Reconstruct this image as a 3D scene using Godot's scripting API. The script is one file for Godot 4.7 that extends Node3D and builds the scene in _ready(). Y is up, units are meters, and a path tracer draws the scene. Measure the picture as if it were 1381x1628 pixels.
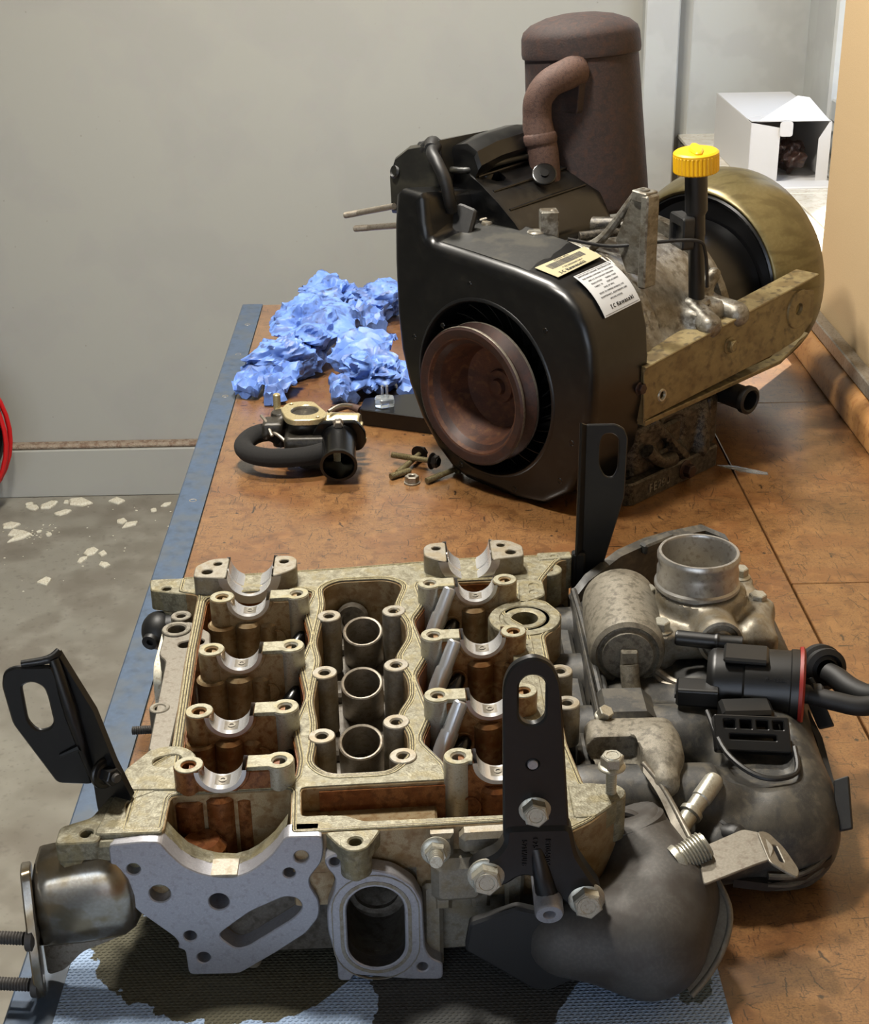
extends Node3D

const LAMP_COLOR := Color(1.0, .975, .93)
const LAMP_ENERGY := 3.0

func _ready() -> void:
	# ---------------- camera, sky, sun, exposure
	var cam := Camera3D.new()
	cam.name = "camera"
	cam.transform = Transform3D(Basis(Vector3(.99971754, -.01392843, .0192573), Vector3(.02069479, .90858913, -.41717804), Vector3(-.01168634, .41745873, .90862073)), Vector3(0, 1.689, 0))
	cam.fov = 37.7226
	cam.near = .05
	cam.far = 200.0
	add_child(cam)
	cam.current = true
	var env := Environment.new()
	env.background_mode = Environment.BG_SKY
	env.tonemap_mode = Environment.TONE_MAPPER_LINEAR
	env.tonemap_exposure = 1.7
	env.sdfgi_enabled = true
	env.ssao_enabled = true
	env.ssil_enabled = true
	var sky := ProceduralSkyMaterial.new()
	sky.sky_top_color = Color(.66, .74, .86)
	sky.sky_horizon_color = Color(.90, .92, .94)
	sky.ground_horizon_color = Color(.70, .70, .68)
	sky.ground_bottom_color = Color(.50, .49, .47)
	sky.sky_energy_multiplier = 1.7
	sky.ground_energy_multiplier = .75
	sky.sun_angle_max = 0.0
	env.sky = Sky.new()
	env.sky.sky_material = sky
	var we := WorldEnvironment.new()
	we.name = "world"
	we.environment = env
	add_child(we)
	var sun := DirectionalLight3D.new()
	sun.name = "sun"
	sun.light_color = Color(1.0, .95, .87)
	sun.light_energy = 4.5
	sun.light_angular_distance = .55
	sun.shadow_enabled = true
	add_child(sun)
	sun.look_at_from_position(Vector3(), Vector3(-.56, -1.33, .83), Vector3.UP)
	make_materials()
	build_room()
	build_outside()
	build_bench()
	build_head()
	build_engine()
	build_small_things()

# ------------------------------------------------------------------ measuring frames
# authors work in millimetres on the bench: x to the right, y up from the bench top, d away from the viewer
const BENCH := 0.855
var BF := Transform3D(Basis(Vector3(.001, 0, 0), Vector3(0, .001, 0), Vector3(0, 0, -.001)), Vector3(0, BENCH, 0))

func frame(o: Vector3, ex: Vector3, ey: Vector3, ez: Vector3) -> Transform3D:
	return Transform3D(Basis(ex, ey, ez), o)

# local axes for extrusions: shape lies in the local XY plane and grows along local Z
func up_at(y := 0.0) -> Transform3D:      # XY -> (x, d), grows upwards
	return frame(Vector3(0, y, 0), Vector3(1, 0, 0), Vector3(0, 0, 1), Vector3(0, 1, 0))
func front_at(d := 0.0) -> Transform3D:   # XY -> (x, y), grows away from the viewer
	return frame(Vector3(0, 0, d), Vector3(1, 0, 0), Vector3(0, 1, 0), Vector3(0, 0, 1))
func side_at(x := 0.0) -> Transform3D:    # XY -> (d, y), grows along x
	return frame(Vector3(x, 0, 0), Vector3(0, 0, 1), Vector3(0, 1, 0), Vector3(1, 0, 0))
func along(o: Vector3, z: Vector3, hint := Vector3(0, 1, 0)) -> Transform3D:   # local Z along z, local Y close to hint
	z = z.normalized()
	if absf(z.dot(hint.normalized())) > 0.98:
		hint = Vector3(1, 0, 0) if absf(z.x) < 0.9 else Vector3(0, 0, 1)
	var x := hint.cross(z).normalized()
	return Transform3D(Basis(x, z.cross(x), z), o)

# ------------------------------------------------------------------ mesh builder
class MB:
	var v := PackedVector3Array()
	var f := PackedInt32Array()
	var xf := Transform3D()
	var crease := 38.0
	var uv := PackedVector2Array()

	func p(a: Vector3) -> int:
		v.append(xf * a)
		return v.size() - 1

	func tri(a: int, b: int, c: int) -> void:
		f.append(a); f.append(b); f.append(c)

	func quad(a: int, b: int, c: int, d: int) -> void:
		f.append(a); f.append(b); f.append(c); f.append(a); f.append(c); f.append(d)

	func flip_since(k: int) -> void:
		for i in range(k, f.size(), 3):
			var t := f[i]; f[i] = f[i + 1]; f[i + 1] = t

	func det_since(k: int, t: Transform3D) -> void:
		if (xf.basis * t.basis).determinant() < 0.0:
			flip_since(k)

	static func area(a: PackedVector2Array) -> float:
		var s := 0.0
		for i in a.size():
			var q := a[(i + 1) % a.size()]
			s += a[i].x * q.y - q.x * a[i].y
		return s

	static func turned(a: PackedVector2Array, ccw: bool) -> PackedVector2Array:
		var b := a.duplicate()
		if (area(a) > 0) != ccw:
			b.reverse()
		return b

	static func inset(a: PackedVector2Array, w: float) -> PackedVector2Array:   # towards the left of the walk
		var out := PackedVector2Array()
		var n := a.size()
		for i in n:
			var e0 := (a[i] - a[(i + n - 1) % n]).normalized()
			var e1 := (a[(i + 1) % n] - a[i]).normalized()
			var n0 := Vector2(-e0.y, e0.x)
			var n1 := Vector2(-e1.y, e1.x)
			var m := n0 + n1
			var l := m.length_squared()
			if l < 0.3: out.append(a[i] + n0 * w)
			else: out.append(a[i] + m * (2.0 * w / l))
		return out

	# ear clipping of an outline with holes bridged in; returns [points, triangles]
	static func fill(outer: PackedVector2Array, holes: Array) -> Array:
		var pts := PackedVector2Array(outer)
		var ring: Array[int] = []
		for i in outer.size(): ring.append(i)
		var hs := []
		for h in holes:
			var base := pts.size()
			var best := 0
			for i in h.size():
				pts.append(h[i])
				if h[i].x > h[best].x: best = i
			hs.append([h[best].x, base, h.size(), best])
		hs.sort_custom(func(a, b): return a[0] > b[0])
		for e in hs:
			var q: Vector2 = pts[e[1] + e[3]]
			var pick := -1
			var near := INF
			for i in ring.size():
				var c := pts[ring[i]]
				var dd := c.distance_squared_to(q)
				if dd >= near or c.x < q.x - 0.001: continue
				var ok := true
				for j in ring.size():
					var s0 := pts[ring[j]]
					var s1 := pts[ring[(j + 1) % ring.size()]]
					if s0 == c or s1 == c: continue
					if cross_seg(q, c, s0, s1):
						ok = false
						break
				if ok:
					# the bridge must leave the corner inside the outline
					var pr := pts[ring[(i + ring.size() - 1) % ring.size()]]
					var nx := pts[ring[(i + 1) % ring.size()]]
					if in_corner(pr, c, nx, q):
						pick = i
						near = dd
			if pick < 0: continue
			var add: Array[int] = []
			for k in e[2] + 1: add.append(e[1] + (e[3] + k) % e[2])
			add.append(ring[pick])
			var r2: Array[int] = []
			r2.append_array(ring.slice(0, pick + 1)); r2.append_array(add); r2.append_array(ring.slice(pick + 1))
			ring = r2
		var tris := PackedInt32Array()
		var guard := 0
		var i := 0
		while ring.size() > 3 and guard < ring.size() * 2 + 8:
			var n := ring.size()
			i = i % n
			var ia := ring[(i + n - 1) % n]; var ib := ring[i]; var ic := ring[(i + 1) % n]
			var a := pts[ia]; var b := pts[ib]; var c := pts[ic]
			var cr := (b - a).cross(c - b)
			var ear := cr > 1e-9
			if ear:
				for k in n:
					var w := pts[ring[k]]
					if w == a or w == b or w == c: continue
					if (b - a).cross(w - a) >= -1e-9 and (c - b).cross(w - b) >= -1e-9 and (a - c).cross(w - c) >= -1e-9:
						ear = false
						break
			elif absf(cr) <= 1e-9 and guard > n:
				ear = true
			if ear:
				if cr > 1e-9: tris.append_array([ia, ib, ic])
				ring.remove_at(i)
				guard = 0
			else:
				guard += 1
				i += 1
		if ring.size() == 3: tris.append_array([ring[0], ring[1], ring[2]])
		return [pts, tris]

	static func cross_seg(a: Vector2, b: Vector2, c: Vector2, d: Vector2) -> bool:
		var d1 := (b - a).cross(c - a); var d2 := (b - a).cross(d - a)
		var d3 := (d - c).cross(a - c); var d4 := (d - c).cross(b - c)
		return d1 * d2 <= 0 and d3 * d4 <= 0 and not (d1 == 0 and d2 == 0)

	static func in_corner(pr: Vector2, c: Vector2, nx: Vector2, q: Vector2) -> bool:
		var e0 := (c - pr); var e1 := (nx - c); var w := q - c
		if e0.cross(e1) >= 0: return e0.cross(w) >= 0 and e1.cross(w) >= 0
		return not (e0.cross(w) < 0 and e1.cross(w) < 0)

	# outline with holes, from local z0 to z1, chamfers b0 / b1 at those ends
	func prism(t: Transform3D, outline: PackedVector2Array, z0: float, z1: float, holes: Array = [], b1 := 0.0, b0 := 0.0, cap0 := true, cap1 := true) -> void:
		var k := f.size()
		var o := turned(outline, true)
		var hh := []
		for h in holes: hh.append(turned(h, false))
		for side in 2:
			if not (cap0 if side == 0 else cap1): continue
			var w := b0 if side == 0 else b1
			var oo := inset(o, w) if w > 0 else o
			var h2 := []
			for h in hh: h2.append(inset(h, w) if w > 0 else h)
			var r := fill(oo, h2)
			var base := v.size()
			for q in r[0]: p(t * Vector3(q.x, q.y, z0 if side == 0 else z1))
			for i in range(0, r[1].size(), 3):
				if side == 1: tri(base + r[1][i], base + r[1][i + 1], base + r[1][i + 2])
				else: tri(base + r[1][i], base + r[1][i + 2], base + r[1][i + 1])
		var rings := [o]
		rings.append_array(hh)
		for a in rings:
			var levels := []
			if b0 > 0: levels.append([inset(a, b0), z0]); levels.append([a, z0 + b0])
			else: levels.append([a, z0])
			if b1 > 0: levels.append([a, z1 - b1]); levels.append([inset(a, b1), z1])
			else: levels.append([a, z1])
			var n: int = a.size()
			var base := v.size()
			for l in levels:
				for q in l[0]: p(t * Vector3(q.x, q.y, l[1]))
			for l in levels.size() - 1:
				for i in n:
					var j := (i + 1) % n
					quad(base + l * n + i, base + l * n + j, base + (l + 1) * n + j, base + (l + 1) * n + i)
		det_since(k, t)

	# turned profile of (radius, height) pairs round local Z
	func lathe(t: Transform3D, prof: Array, seg := 24, a0 := 0.0, a1 := TAU) -> void:
		var k := f.size()
		var full := absf(a1 - a0 - TAU) < 1e-4
		var cols := seg if full else seg + 1
		var base := v.size()
		for q in prof:
			for i in cols:
				var an := a0 + (a1 - a0) * i / seg
				p(t * Vector3(q.x * cos(an), q.x * sin(an), q.y))
		for l in prof.size() - 1:
			for i in seg:
				var j := (i + 1) % cols
				quad(base + l * cols + i, base + l * cols + j, base + (l + 1) * cols + j, base + (l + 1) * cols + i)
		det_since(k, t)

	func cyl(t: Transform3D, r: float, z0: float, z1: float, b := 0.0, seg := 20) -> void:
		if b > 0: lathe(t, [Vector2(0, z0), Vector2(r - b, z0), Vector2(r, z0 + b), Vector2(r, z1 - b), Vector2(r - b, z1), Vector2(0, z1)], seg)
		else: lathe(t, [Vector2(0, z0), Vector2(r, z0), Vector2(r, z1), Vector2(0, z1)], seg)

	func ring(t: Transform3D, ri: float, ro: float, z0: float, z1: float, b := 0.0, seg := 28) -> void:
		lathe(t, [Vector2(ri, z1 - b), Vector2(ri, z0), Vector2(ro - b, z0), Vector2(ro, z0 + b), Vector2(ro, z1 - b), Vector2(ro - b, z1), Vector2(ri + b, z1), Vector2(ri, z1 - b)] if b > 0 else [Vector2(ri, z1), Vector2(ri, z0), Vector2(ro, z0), Vector2(ro, z1), Vector2(ri, z1)], seg)

	func ball(t: Transform3D, r: Vector3, seg := 16) -> void:
		var pr := []
		for i in seg / 2 + 1:
			var a := -PI / 2 + PI * i / (seg / 2)
			pr.append(Vector2(cos(a), sin(a)))
		lathe(t * Transform3D(Basis.from_scale(r), Vector3()), pr, seg)

	# box with chamfered edges: centre, size
	func box(t: Transform3D, c: Vector3, s: Vector3, b := 0.0) -> void:
		var h := s / 2
		var poly := PackedVector2Array()
		if b > 0: poly = PackedVector2Array([Vector2(-h.x + b, -h.y), Vector2(h.x - b, -h.y), Vector2(h.x, -h.y + b), Vector2(h.x, h.y - b), Vector2(h.x - b, h.y), Vector2(-h.x + b, h.y), Vector2(-h.x, h.y - b), Vector2(-h.x, -h.y + b)])
		else: poly = PackedVector2Array([Vector2(-h.x, -h.y), Vector2(h.x, -h.y), Vector2(h.x, h.y), Vector2(-h.x, h.y)])
		prism(t * Transform3D(Basis(), c), poly, -h.z, h.z, [], b, b)

	# sections of equal point counts joined into a skin
	func loft(secs: Array, cap0 := true, cap1 := true) -> void:
		var n: int = secs[0].size()
		var k := f.size()
		var base := v.size()
		for s in secs:
			for q in s: p(q)
		for l in secs.size() - 1:
			for i in n:
				var j := (i + 1) % n
				quad(base + l * n + i, base + l * n + j, base + (l + 1) * n + j, base + (l + 1) * n + i)
		for e in 2:
			if not (cap0 if e == 0 else cap1): continue
			var s: PackedVector3Array = secs[0] if e == 0 else secs[-1]
			var c := Vector3()
			for q in s: c += q
			var m := p(c / n)
			var b2 := v.size()
			for q in s: p(q)
			for i in n:
				if e == 0: tri(m, b2 + (i + 1) % n, b2 + i)
				else: tri(m, b2 + i, b2 + (i + 1) % n)
		# outward: the signed volume tells
		var vol := 0.0
		for i in range(k, f.size(), 3): vol += (v[f[i]] - v[base]).dot((v[f[i + 1]] - v[base]).cross(v[f[i + 2]] - v[base]))
		if vol < 0: flip_since(k)

	# round tube through points
	func tube(path: Array, r, seg := 12, steps := 6, cap := true) -> void:
		var pts := []
		var rad := []
		var n := path.size()
		for i in n - 1:
			var a: Vector3 = path[maxi(i - 1, 0)]; var b: Vector3 = path[i]; var c: Vector3 = path[i + 1]; var d: Vector3 = path[mini(i + 2, n - 1)]
			var st := steps if n > 2 else 1
			for s in st:
				var u := float(s) / st
				pts.append(b.cubic_interpolate(c, a, d, u))
				rad.append(lerpf(r[i], r[i + 1], u) if r is Array else float(r))
		pts.append(path[n - 1])
		rad.append(r[n - 1] if r is Array else float(r))
		var secs := []
		var nrm := Vector3()
		for i in pts.size():
			var tg: Vector3 = (pts[mini(i + 1, pts.size() - 1)] - pts[maxi(i - 1, 0)]).normalized()
			if i == 0: nrm = tg.cross(Vector3(0, 1, 0) if absf(tg.y) < 0.9 else Vector3(1, 0, 0)).normalized()
			else: nrm = (nrm - tg * nrm.dot(tg)).normalized()
			var bn := tg.cross(nrm)
			var s := PackedVector3Array()
			for j in seg:
				var an := TAU * j / seg
				s.append(pts[i] + (nrm * cos(an) + bn * sin(an)) * rad[i])
			secs.append(s)
		loft(secs, cap, cap)

	# hexagon head with washer flange and shank along local -Z; the top of the flange is at z = 0
	func bolt(t: Transform3D, af: float, h: float, fl: float, shank := 0.0, len := 0.0, dish := true) -> void:
		if fl > 0: lathe(t, [Vector2(0, -2), Vector2(fl, -2), Vector2(fl, -0.8), Vector2(fl * .93, 0), Vector2(af * .5, 1.2), Vector2(0, 1.2)], 24)
		var hex := PackedVector2Array()
		for i in 6: hex.append(Vector2.from_angle(TAU * i / 6) * af / 1.732)
		prism(t, hex, 0, h, [], af * .06)
		if dish: lathe(t, [Vector2(af * .43, h), Vector2(af * .41, h + .7), Vector2(af * .3, h + .7), Vector2(af * .27, h + .2), Vector2(0, h + .2)], 20)
		if len > 0: screw(t, shank, -len, 0)

	func screw(t: Transform3D, r: float, z0: float, z1: float, pitch := 1.6, seg := 14) -> void:
		var pr := [Vector2(0, z0), Vector2(r * .8, z0)]
		var z := z0 + .4
		while z < z1 - pitch:
			pr.append(Vector2(r, z)); pr.append(Vector2(r, z + pitch * .3)); pr.append(Vector2(r * .85, z + pitch * .6))
			z += pitch
		pr.append(Vector2(r * .85, z1)); pr.append(Vector2(0, z1))
		lathe(t, pr, seg)

	# skin of a distance field by surface nets
	func field(fn: Callable, lo: Vector3, hi: Vector3, cell: float) -> void:
		var k0 := f.size()
		var n := Vector3i(((hi - lo) / cell).ceil()) + Vector3i(1, 1, 1)
		var g := PackedFloat32Array()
		g.resize(n.x * n.y * n.z)
		# coarse pass: skip blocks far from the surface
		var B := 4
		g.fill(1e3)
		for bz in range(0, n.z, B):
			for by in range(0, n.y, B):
				for bx in range(0, n.x, B):
					var cc := lo + (Vector3(bx, by, bz) + Vector3.ONE * (B - 1) * .5) * cell
					var dv: float = fn.call(cc)
					var far := absf(dv) > cell * B * 1.6
					for z in range(bz, mini(bz + B, n.z)):
						for y in range(by, mini(by + B, n.y)):
							var row := (z * n.y + y) * n.x
							for x in range(bx, mini(bx + B, n.x)):
								g[row + x] = dv if far else fn.call(lo + Vector3(x, y, z) * cell)
		var id := {}
		var sx := 1; var sy := n.x; var sz := n.x * n.y
		var offs := [0, sx, sy, sx + sy, sz, sx + sz, sy + sz, sx + sy + sz]
		for z in n.z - 1:
			for y in n.y - 1:
				for x in n.x - 1:
					var b := (z * n.y + y) * n.x + x
					var neg := 0
					for o in offs: neg += 1 if g[b + o] < 0 else 0
					if neg == 0 or neg == 8: continue
					var s := Vector3(); var c := 0
					for e in [[0, 1], [2, 3], [4, 5], [6, 7], [0, 2], [1, 3], [4, 6], [5, 7], [0, 4], [1, 5], [2, 6], [3, 7]]:
						var a: float = g[b + offs[e[0]]]; var d: float = g[b + offs[e[1]]]
						if (a < 0) != (d < 0):
							var u := a / (a - d)
							var p0 := Vector3(e[0] & 1, (e[0] >> 1) & 1, e[0] >> 2); var p1 := Vector3(e[1] & 1, (e[1] >> 1) & 1, e[1] >> 2)
							s += p0.lerp(p1, u); c += 1
					id[b] = p(lo + (Vector3(x, y, z) + s / c) * cell)
		for b in id:
			var a: float = g[b]
			for ax in 3:
				var st: int = [sx, sy, sz][ax]
				var q: float = g[b + st]
				if (a < 0) == (q < 0): continue
				var u: int = [sy, sz, sx][ax]; var w: int = [sz, sx, sy][ax]
				if not (id.has(b - u) and id.has(b - w) and id.has(b - u - w)): continue
				if a < 0: quad(id[b], id[b - u], id[b - u - w], id[b - w])
				else: quad(id[b], id[b - w], id[b - u - w], id[b - u])
		if xf.basis.determinant() < 0: flip_since(k0)

	func commit(origin: Vector3) -> ArrayMesh:
		var nf := f.size() / 3
		var fn := PackedVector3Array(); fn.resize(nf)
		var key := {}
		var wid := PackedInt32Array(); wid.resize(v.size())
		for i in v.size():
			var kk := Vector3i((v[i] * 20000.0).round())
			if not key.has(kk): key[kk] = key.size()
			wid[i] = key[kk]
		var around := []
		around.resize(key.size())
		for i in nf:
			var a := v[f[i * 3]]; var b := v[f[i * 3 + 1]]; var c := v[f[i * 3 + 2]]
			fn[i] = (b - a).cross(c - a)
			for j in 3:
				var w := wid[f[i * 3 + j]]
				if around[w] == null: around[w] = PackedInt32Array([i])
				else: around[w].append(i)
		var un := PackedVector3Array(); un.resize(nf)
		for i in nf: un[i] = fn[i].normalized()
		var cs := cos(deg_to_rad(crease))
		var vv := PackedVector3Array(); var nn := PackedVector3Array(); var uu := PackedVector2Array()
		var ix := PackedInt32Array()
		var made := {}
		for i in nf:
			if fn[i].length_squared() < 1e-22: continue
			for j in [0, 2, 1]:
				var s := Vector3()
				var vi := f[i * 3 + j]
				for o in around[wid[vi]]:
					if un[o].dot(un[i]) > cs: s += fn[o]
				s = s.normalized()
				var mk := [wid[vi], Vector3i(s * 200.0)]
				if uv.size(): mk.append(uv[vi])
				if not made.has(mk):
					made[mk] = vv.size()
					vv.append(v[vi] - origin); nn.append(s)
					if uv.size(): uu.append(uv[vi])
				ix.append(made[mk])
		var arr := []
		arr.resize(Mesh.ARRAY_MAX)
		arr[Mesh.ARRAY_VERTEX] = vv; arr[Mesh.ARRAY_NORMAL] = nn; arr[Mesh.ARRAY_INDEX] = ix
		if uu.size(): arr[Mesh.ARRAY_TEX_UV] = uu
		var m := ArrayMesh.new()
		if vv.size(): m.add_surface_from_arrays(Mesh.PRIMITIVE_TRIANGLES, arr)
		return m

func mb(xf: Transform3D = BF, crease := 38.0) -> MB:
	var m := MB.new()
	m.xf = xf
	m.crease = crease
	return m

# ------------------------------------------------------------------ outlines
func P(a: Array) -> PackedVector2Array:
	var o := PackedVector2Array()
	for i in range(0, a.size(), 2): o.append(Vector2(a[i], a[i + 1]))
	return o
func circ(x: float, y: float, r: float, n := 20) -> PackedVector2Array:
	var o := PackedVector2Array()
	for i in n: o.append(Vector2(x, y) + Vector2.from_angle(TAU * (i + .5) / n) * r)
	return o
func slot(x0: float, y0: float, x1: float, y1: float, r: float, n := 10) -> PackedVector2Array:
	var a := (Vector2(x1, y1) - Vector2(x0, y0)).angle()
	var o := PackedVector2Array()
	for i in n + 1: o.append(Vector2(x1, y1) + Vector2.from_angle(a - PI / 2 + PI * i / n) * r)
	for i in n + 1: o.append(Vector2(x0, y0) + Vector2.from_angle(a + PI / 2 + PI * i / n) * r)
	return o
func rrect(x0: float, y0: float, x1: float, y1: float, r: float, n := 4) -> PackedVector2Array:
	var o := PackedVector2Array()
	for c in [[x1 - r, y1 - r, 0.0], [x0 + r, y1 - r, PI / 2], [x0 + r, y0 + r, PI], [x1 - r, y0 + r, PI * 1.5]]:
		for i in n + 1: o.append(Vector2(c[0], c[1]) + Vector2.from_angle(c[2] + PI / 2 * i / n) * r)
	return o
# rounds every corner of an outline by up to r
func soft(a: PackedVector2Array, r: float, n := 3) -> PackedVector2Array:
	var o := PackedVector2Array()
	for i in a.size():
		var p0 := a[(i + a.size() - 1) % a.size()]; var c := a[i]; var p1 := a[(i + 1) % a.size()]
		var l := minf(r, minf(c.distance_to(p0), c.distance_to(p1)) * .45)
		var s := c + (p0 - c).normalized() * l; var e := c + (p1 - c).normalized() * l
		for k in n + 1:
			var u := float(k) / n
			o.append(s.lerp(c, u).lerp(c.lerp(e, u), u))
	return o
func joined(a: PackedVector2Array, parts: Array) -> PackedVector2Array:
	var cur := a
	for q in parts:
		var r := Geometry2D.merge_polygons(cur, q)
		var best := cur
		var ar := 0.0
		for w in r:
			if not Geometry2D.is_polygon_clockwise(w) and absf(MB.area(w)) > ar: best = w; ar = absf(MB.area(w))
		cur = best
	return cur
func cut(a: PackedVector2Array, parts: Array) -> PackedVector2Array:
	var cur := a
	for q in parts:
		var best := cur
		var ar := 0.0
		for w in Geometry2D.clip_polygons(cur, q):
			if absf(MB.area(w)) > ar: best = w; ar = absf(MB.area(w))
		cur = best
	return cur
func loop3(t: Transform3D, a: PackedVector2Array, z := 0.0) -> PackedVector3Array:
	var o := PackedVector3Array()
	for q in a: o.append(t * Vector3(q.x, q.y, z))
	return o

# distance helpers for cast shapes
func sd_box(q: Vector3, c: Vector3, h: Vector3, r: float) -> float:
	var w := (q - c).abs() - h + Vector3.ONE * r
	return w.max(Vector3.ZERO).length() + minf(maxf(w.x, maxf(w.y, w.z)), 0.0) - r
func sd_cap(q: Vector3, a: Vector3, b: Vector3, ra: float, rb: float) -> float:
	var ab := b - a
	var h := clampf((q - a).dot(ab) / ab.length_squared(), 0, 1)
	return (q - a - ab * h).length() - lerpf(ra, rb, h)
func sd_cyl(q: Vector3, a: Vector3, b: Vector3, r: float) -> float:
	var ab := (b - a); var l := ab.length(); var n := ab / l
	var h := (q - a).dot(n)
	var e := Vector2((q - a - n * h).length() - r, absf(h - l * .5) - l * .5)
	return minf(maxf(e.x, e.y), 0.0) + e.max(Vector2.ZERO).length()
func smin(a: float, b: float, k: float) -> float:
	var h := maxf(k - absf(a - b), 0.0) / k
	return minf(a, b) - h * h * k * .25
func smax(a: float, b: float, k: float) -> float:
	return -smin(-a, -b, k)

# ------------------------------------------------------------------ objects
var used := {}
func numbered(called: String) -> String:
	if not used.has(called):
		used[called] = 0
		return called
	used[called] += 1
	return "%s_%03d" % [called, used[called]]
func thing(called: String, label: String, category: String, at := Vector3.ZERO, group := "") -> Node3D:
	var o := Node3D.new()
	o.name = numbered(called)
	add_child(o)
	o.position = BF * at
	tag(o, label, category, group)
	return o
func tag(o: Node, label: String, category := "", group := "") -> void:
	if label: o.set_meta("label", label)
	if category: o.set_meta("category", category)
	if group: o.set_meta("group", group)
func origin_of(parent: Node) -> Vector3:
	var o := Vector3()
	while parent != self and parent != null:
		if parent is Node3D: o += parent.position
		parent = parent.get_parent()
	return o
func obj(called: String, m: MB, material: Material, parent: Node = self, label := "") -> MeshInstance3D:
	var o := MeshInstance3D.new()
	var base := Vector3()
	if parent == self:
		# a single-mesh thing stands at the foot of its own mesh
		if m.v.size():
			var lo := m.v[0]; var hi := m.v[0]
			for q in m.v: lo = lo.min(q); hi = hi.max(q)
			base = Vector3((lo.x + hi.x) / 2, lo.y, (lo.z + hi.z) / 2)
		o.position = base
		o.name = numbered(called)
	else:
		base = origin_of(parent)
		o.name = called
	o.mesh = m.commit(base)
	o.material_override = material
	parent.add_child(o, true)
	if label: o.set_meta("label", label)
	return o
func struct(called: String, m: MB, material: Material, parent: Node = self) -> MeshInstance3D:
	var o := obj(called, m, material, parent)
	if parent == self: o.set_meta("kind", "structure")
	return o

# raised or printed letters, lying in the local XY plane of a world transform
func letters(called: String, text: String, at: Transform3D, size_mm: float, depth_mm: float, material: Material, parent: Node3D, bold := true) -> void:
	var tm := TextMesh.new()
	tm.text = text
	var f := SystemFont.new()
	f.font_names = PackedStringArray(["Droid Sans"])
	f.font_weight = 700 if bold else 400
	tm.font = f
	tm.font_size = 24
	tm.pixel_size = size_mm * .001 / 24.0
	tm.depth = depth_mm * .001
	tm.curve_step = 4.0
	var o := MeshInstance3D.new()
	o.name = called
	o.mesh = tm
	o.material_override = material
	o.transform = Transform3D(at.basis, at.origin - origin_of(parent))
	parent.add_child(o, true)

# ------------------------------------------------------------------ procedural surfaces
const TS := 512
var nz := {}
var M := {}

func noise(called: String, kind: int, freq: float, oct: int, seed: int) -> void:
	var n := FastNoiseLite.new()
	n.noise_type = kind
	n.seed = seed
	n.frequency = freq
	n.fractal_octaves = oct
	n.fractal_type = FastNoiseLite.FRACTAL_FBM if oct > 1 else FastNoiseLite.FRACTAL_NONE
	nz[called] = n.get_seamless_image(TS, TS).get_data()

# base colour with layers [noise, low, high, colour, share, stretch x, stretch y]
func paint(base: Color, layers: Array, strokes = null) -> ImageTexture:
	var r := PackedFloat32Array(); var g := PackedFloat32Array(); var b := PackedFloat32Array()
	for a in [r, g, b]: a.resize(TS * TS)
	r.fill(base.r); g.fill(base.g); b.fill(base.b)
	for l in layers:
		var d: PackedByteArray = nz[l[0]]
		var lut := PackedFloat32Array()
		for i in 256: lut.append(smoothstep(l[1], l[2], i / 255.0) * l[4])
		var c: Color = l[3]
		var kx: int = l[5] if l.size() > 5 else 1
		var ky: int = l[6] if l.size() > 6 else kx
		for y in TS:
			var row := ((y * ky) % TS) * TS
			var o := y * TS
			for x in TS:
				var s := lut[d[row + (x * kx) % TS]]
				if s > 0.0:
					r[o + x] += (c.r - r[o + x]) * s
					g[o + x] += (c.g - g[o + x]) * s
					b[o + x] += (c.b - b[o + x]) * s
	var out := PackedByteArray()
	out.resize(TS * TS * 3)
	for i in TS * TS:
		out[i * 3] = clampi(int(r[i] * 255), 0, 255)
		out[i * 3 + 1] = clampi(int(g[i] * 255), 0, 255)
		out[i * 3 + 2] = clampi(int(b[i] * 255), 0, 255)
	var im := Image.create_from_data(TS, TS, false, Image.FORMAT_RGB8, out)
	if strokes != null: strokes.call(im)
	return ImageTexture.create_from_image(im)

func height(called: String) -> ImageTexture:
	return ImageTexture.create_from_image(Image.create_from_data(TS, TS, false, Image.FORMAT_L8, nz[called]))

func surf(called: String, t: Texture2D, size_mm: float, rough: float, metal := 0.0, bump: Texture2D = null, bump_cm := 0.0, world := false) -> StandardMaterial3D:
	var m := StandardMaterial3D.new()
	m.resource_name = called
	m.albedo_texture = t
	m.roughness = rough
	m.metallic = metal
	m.uv1_triplanar = true
	m.uv1_world_triplanar = world
	m.uv1_triplanar_sharpness = 4.0
	m.uv1_scale = Vector3.ONE * (1000.0 / size_mm)
	if bump:
		m.heightmap_enabled = true
		m.heightmap_texture = bump
		m.heightmap_scale = bump_cm
	M[called] = m
	return m

func plain(called: String, c: Color, rough: float, metal := 0.0) -> StandardMaterial3D:
	var m := StandardMaterial3D.new()
	m.resource_name = called
	m.albedo_color = c
	m.roughness = rough
	m.metallic = metal
	M[called] = m
	return m

func line(im: Image, a: Vector2, b: Vector2, w: float, c: Color, share: float) -> void:
	var n := int(a.distance_to(b)) + 1
	for i in n:
		var q := a.lerp(b, float(i) / n)
		for oy in range(-int(w), int(w) + 1):
			for ox in range(-int(w), int(w) + 1):
				if Vector2(ox, oy).length() > w: continue
				var x := posmod(int(q.x) + ox, im.get_width()); var y := posmod(int(q.y) + oy, im.get_height())
				im.set_pixel(x, y, im.get_pixel(x, y).lerp(c, share))

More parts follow.
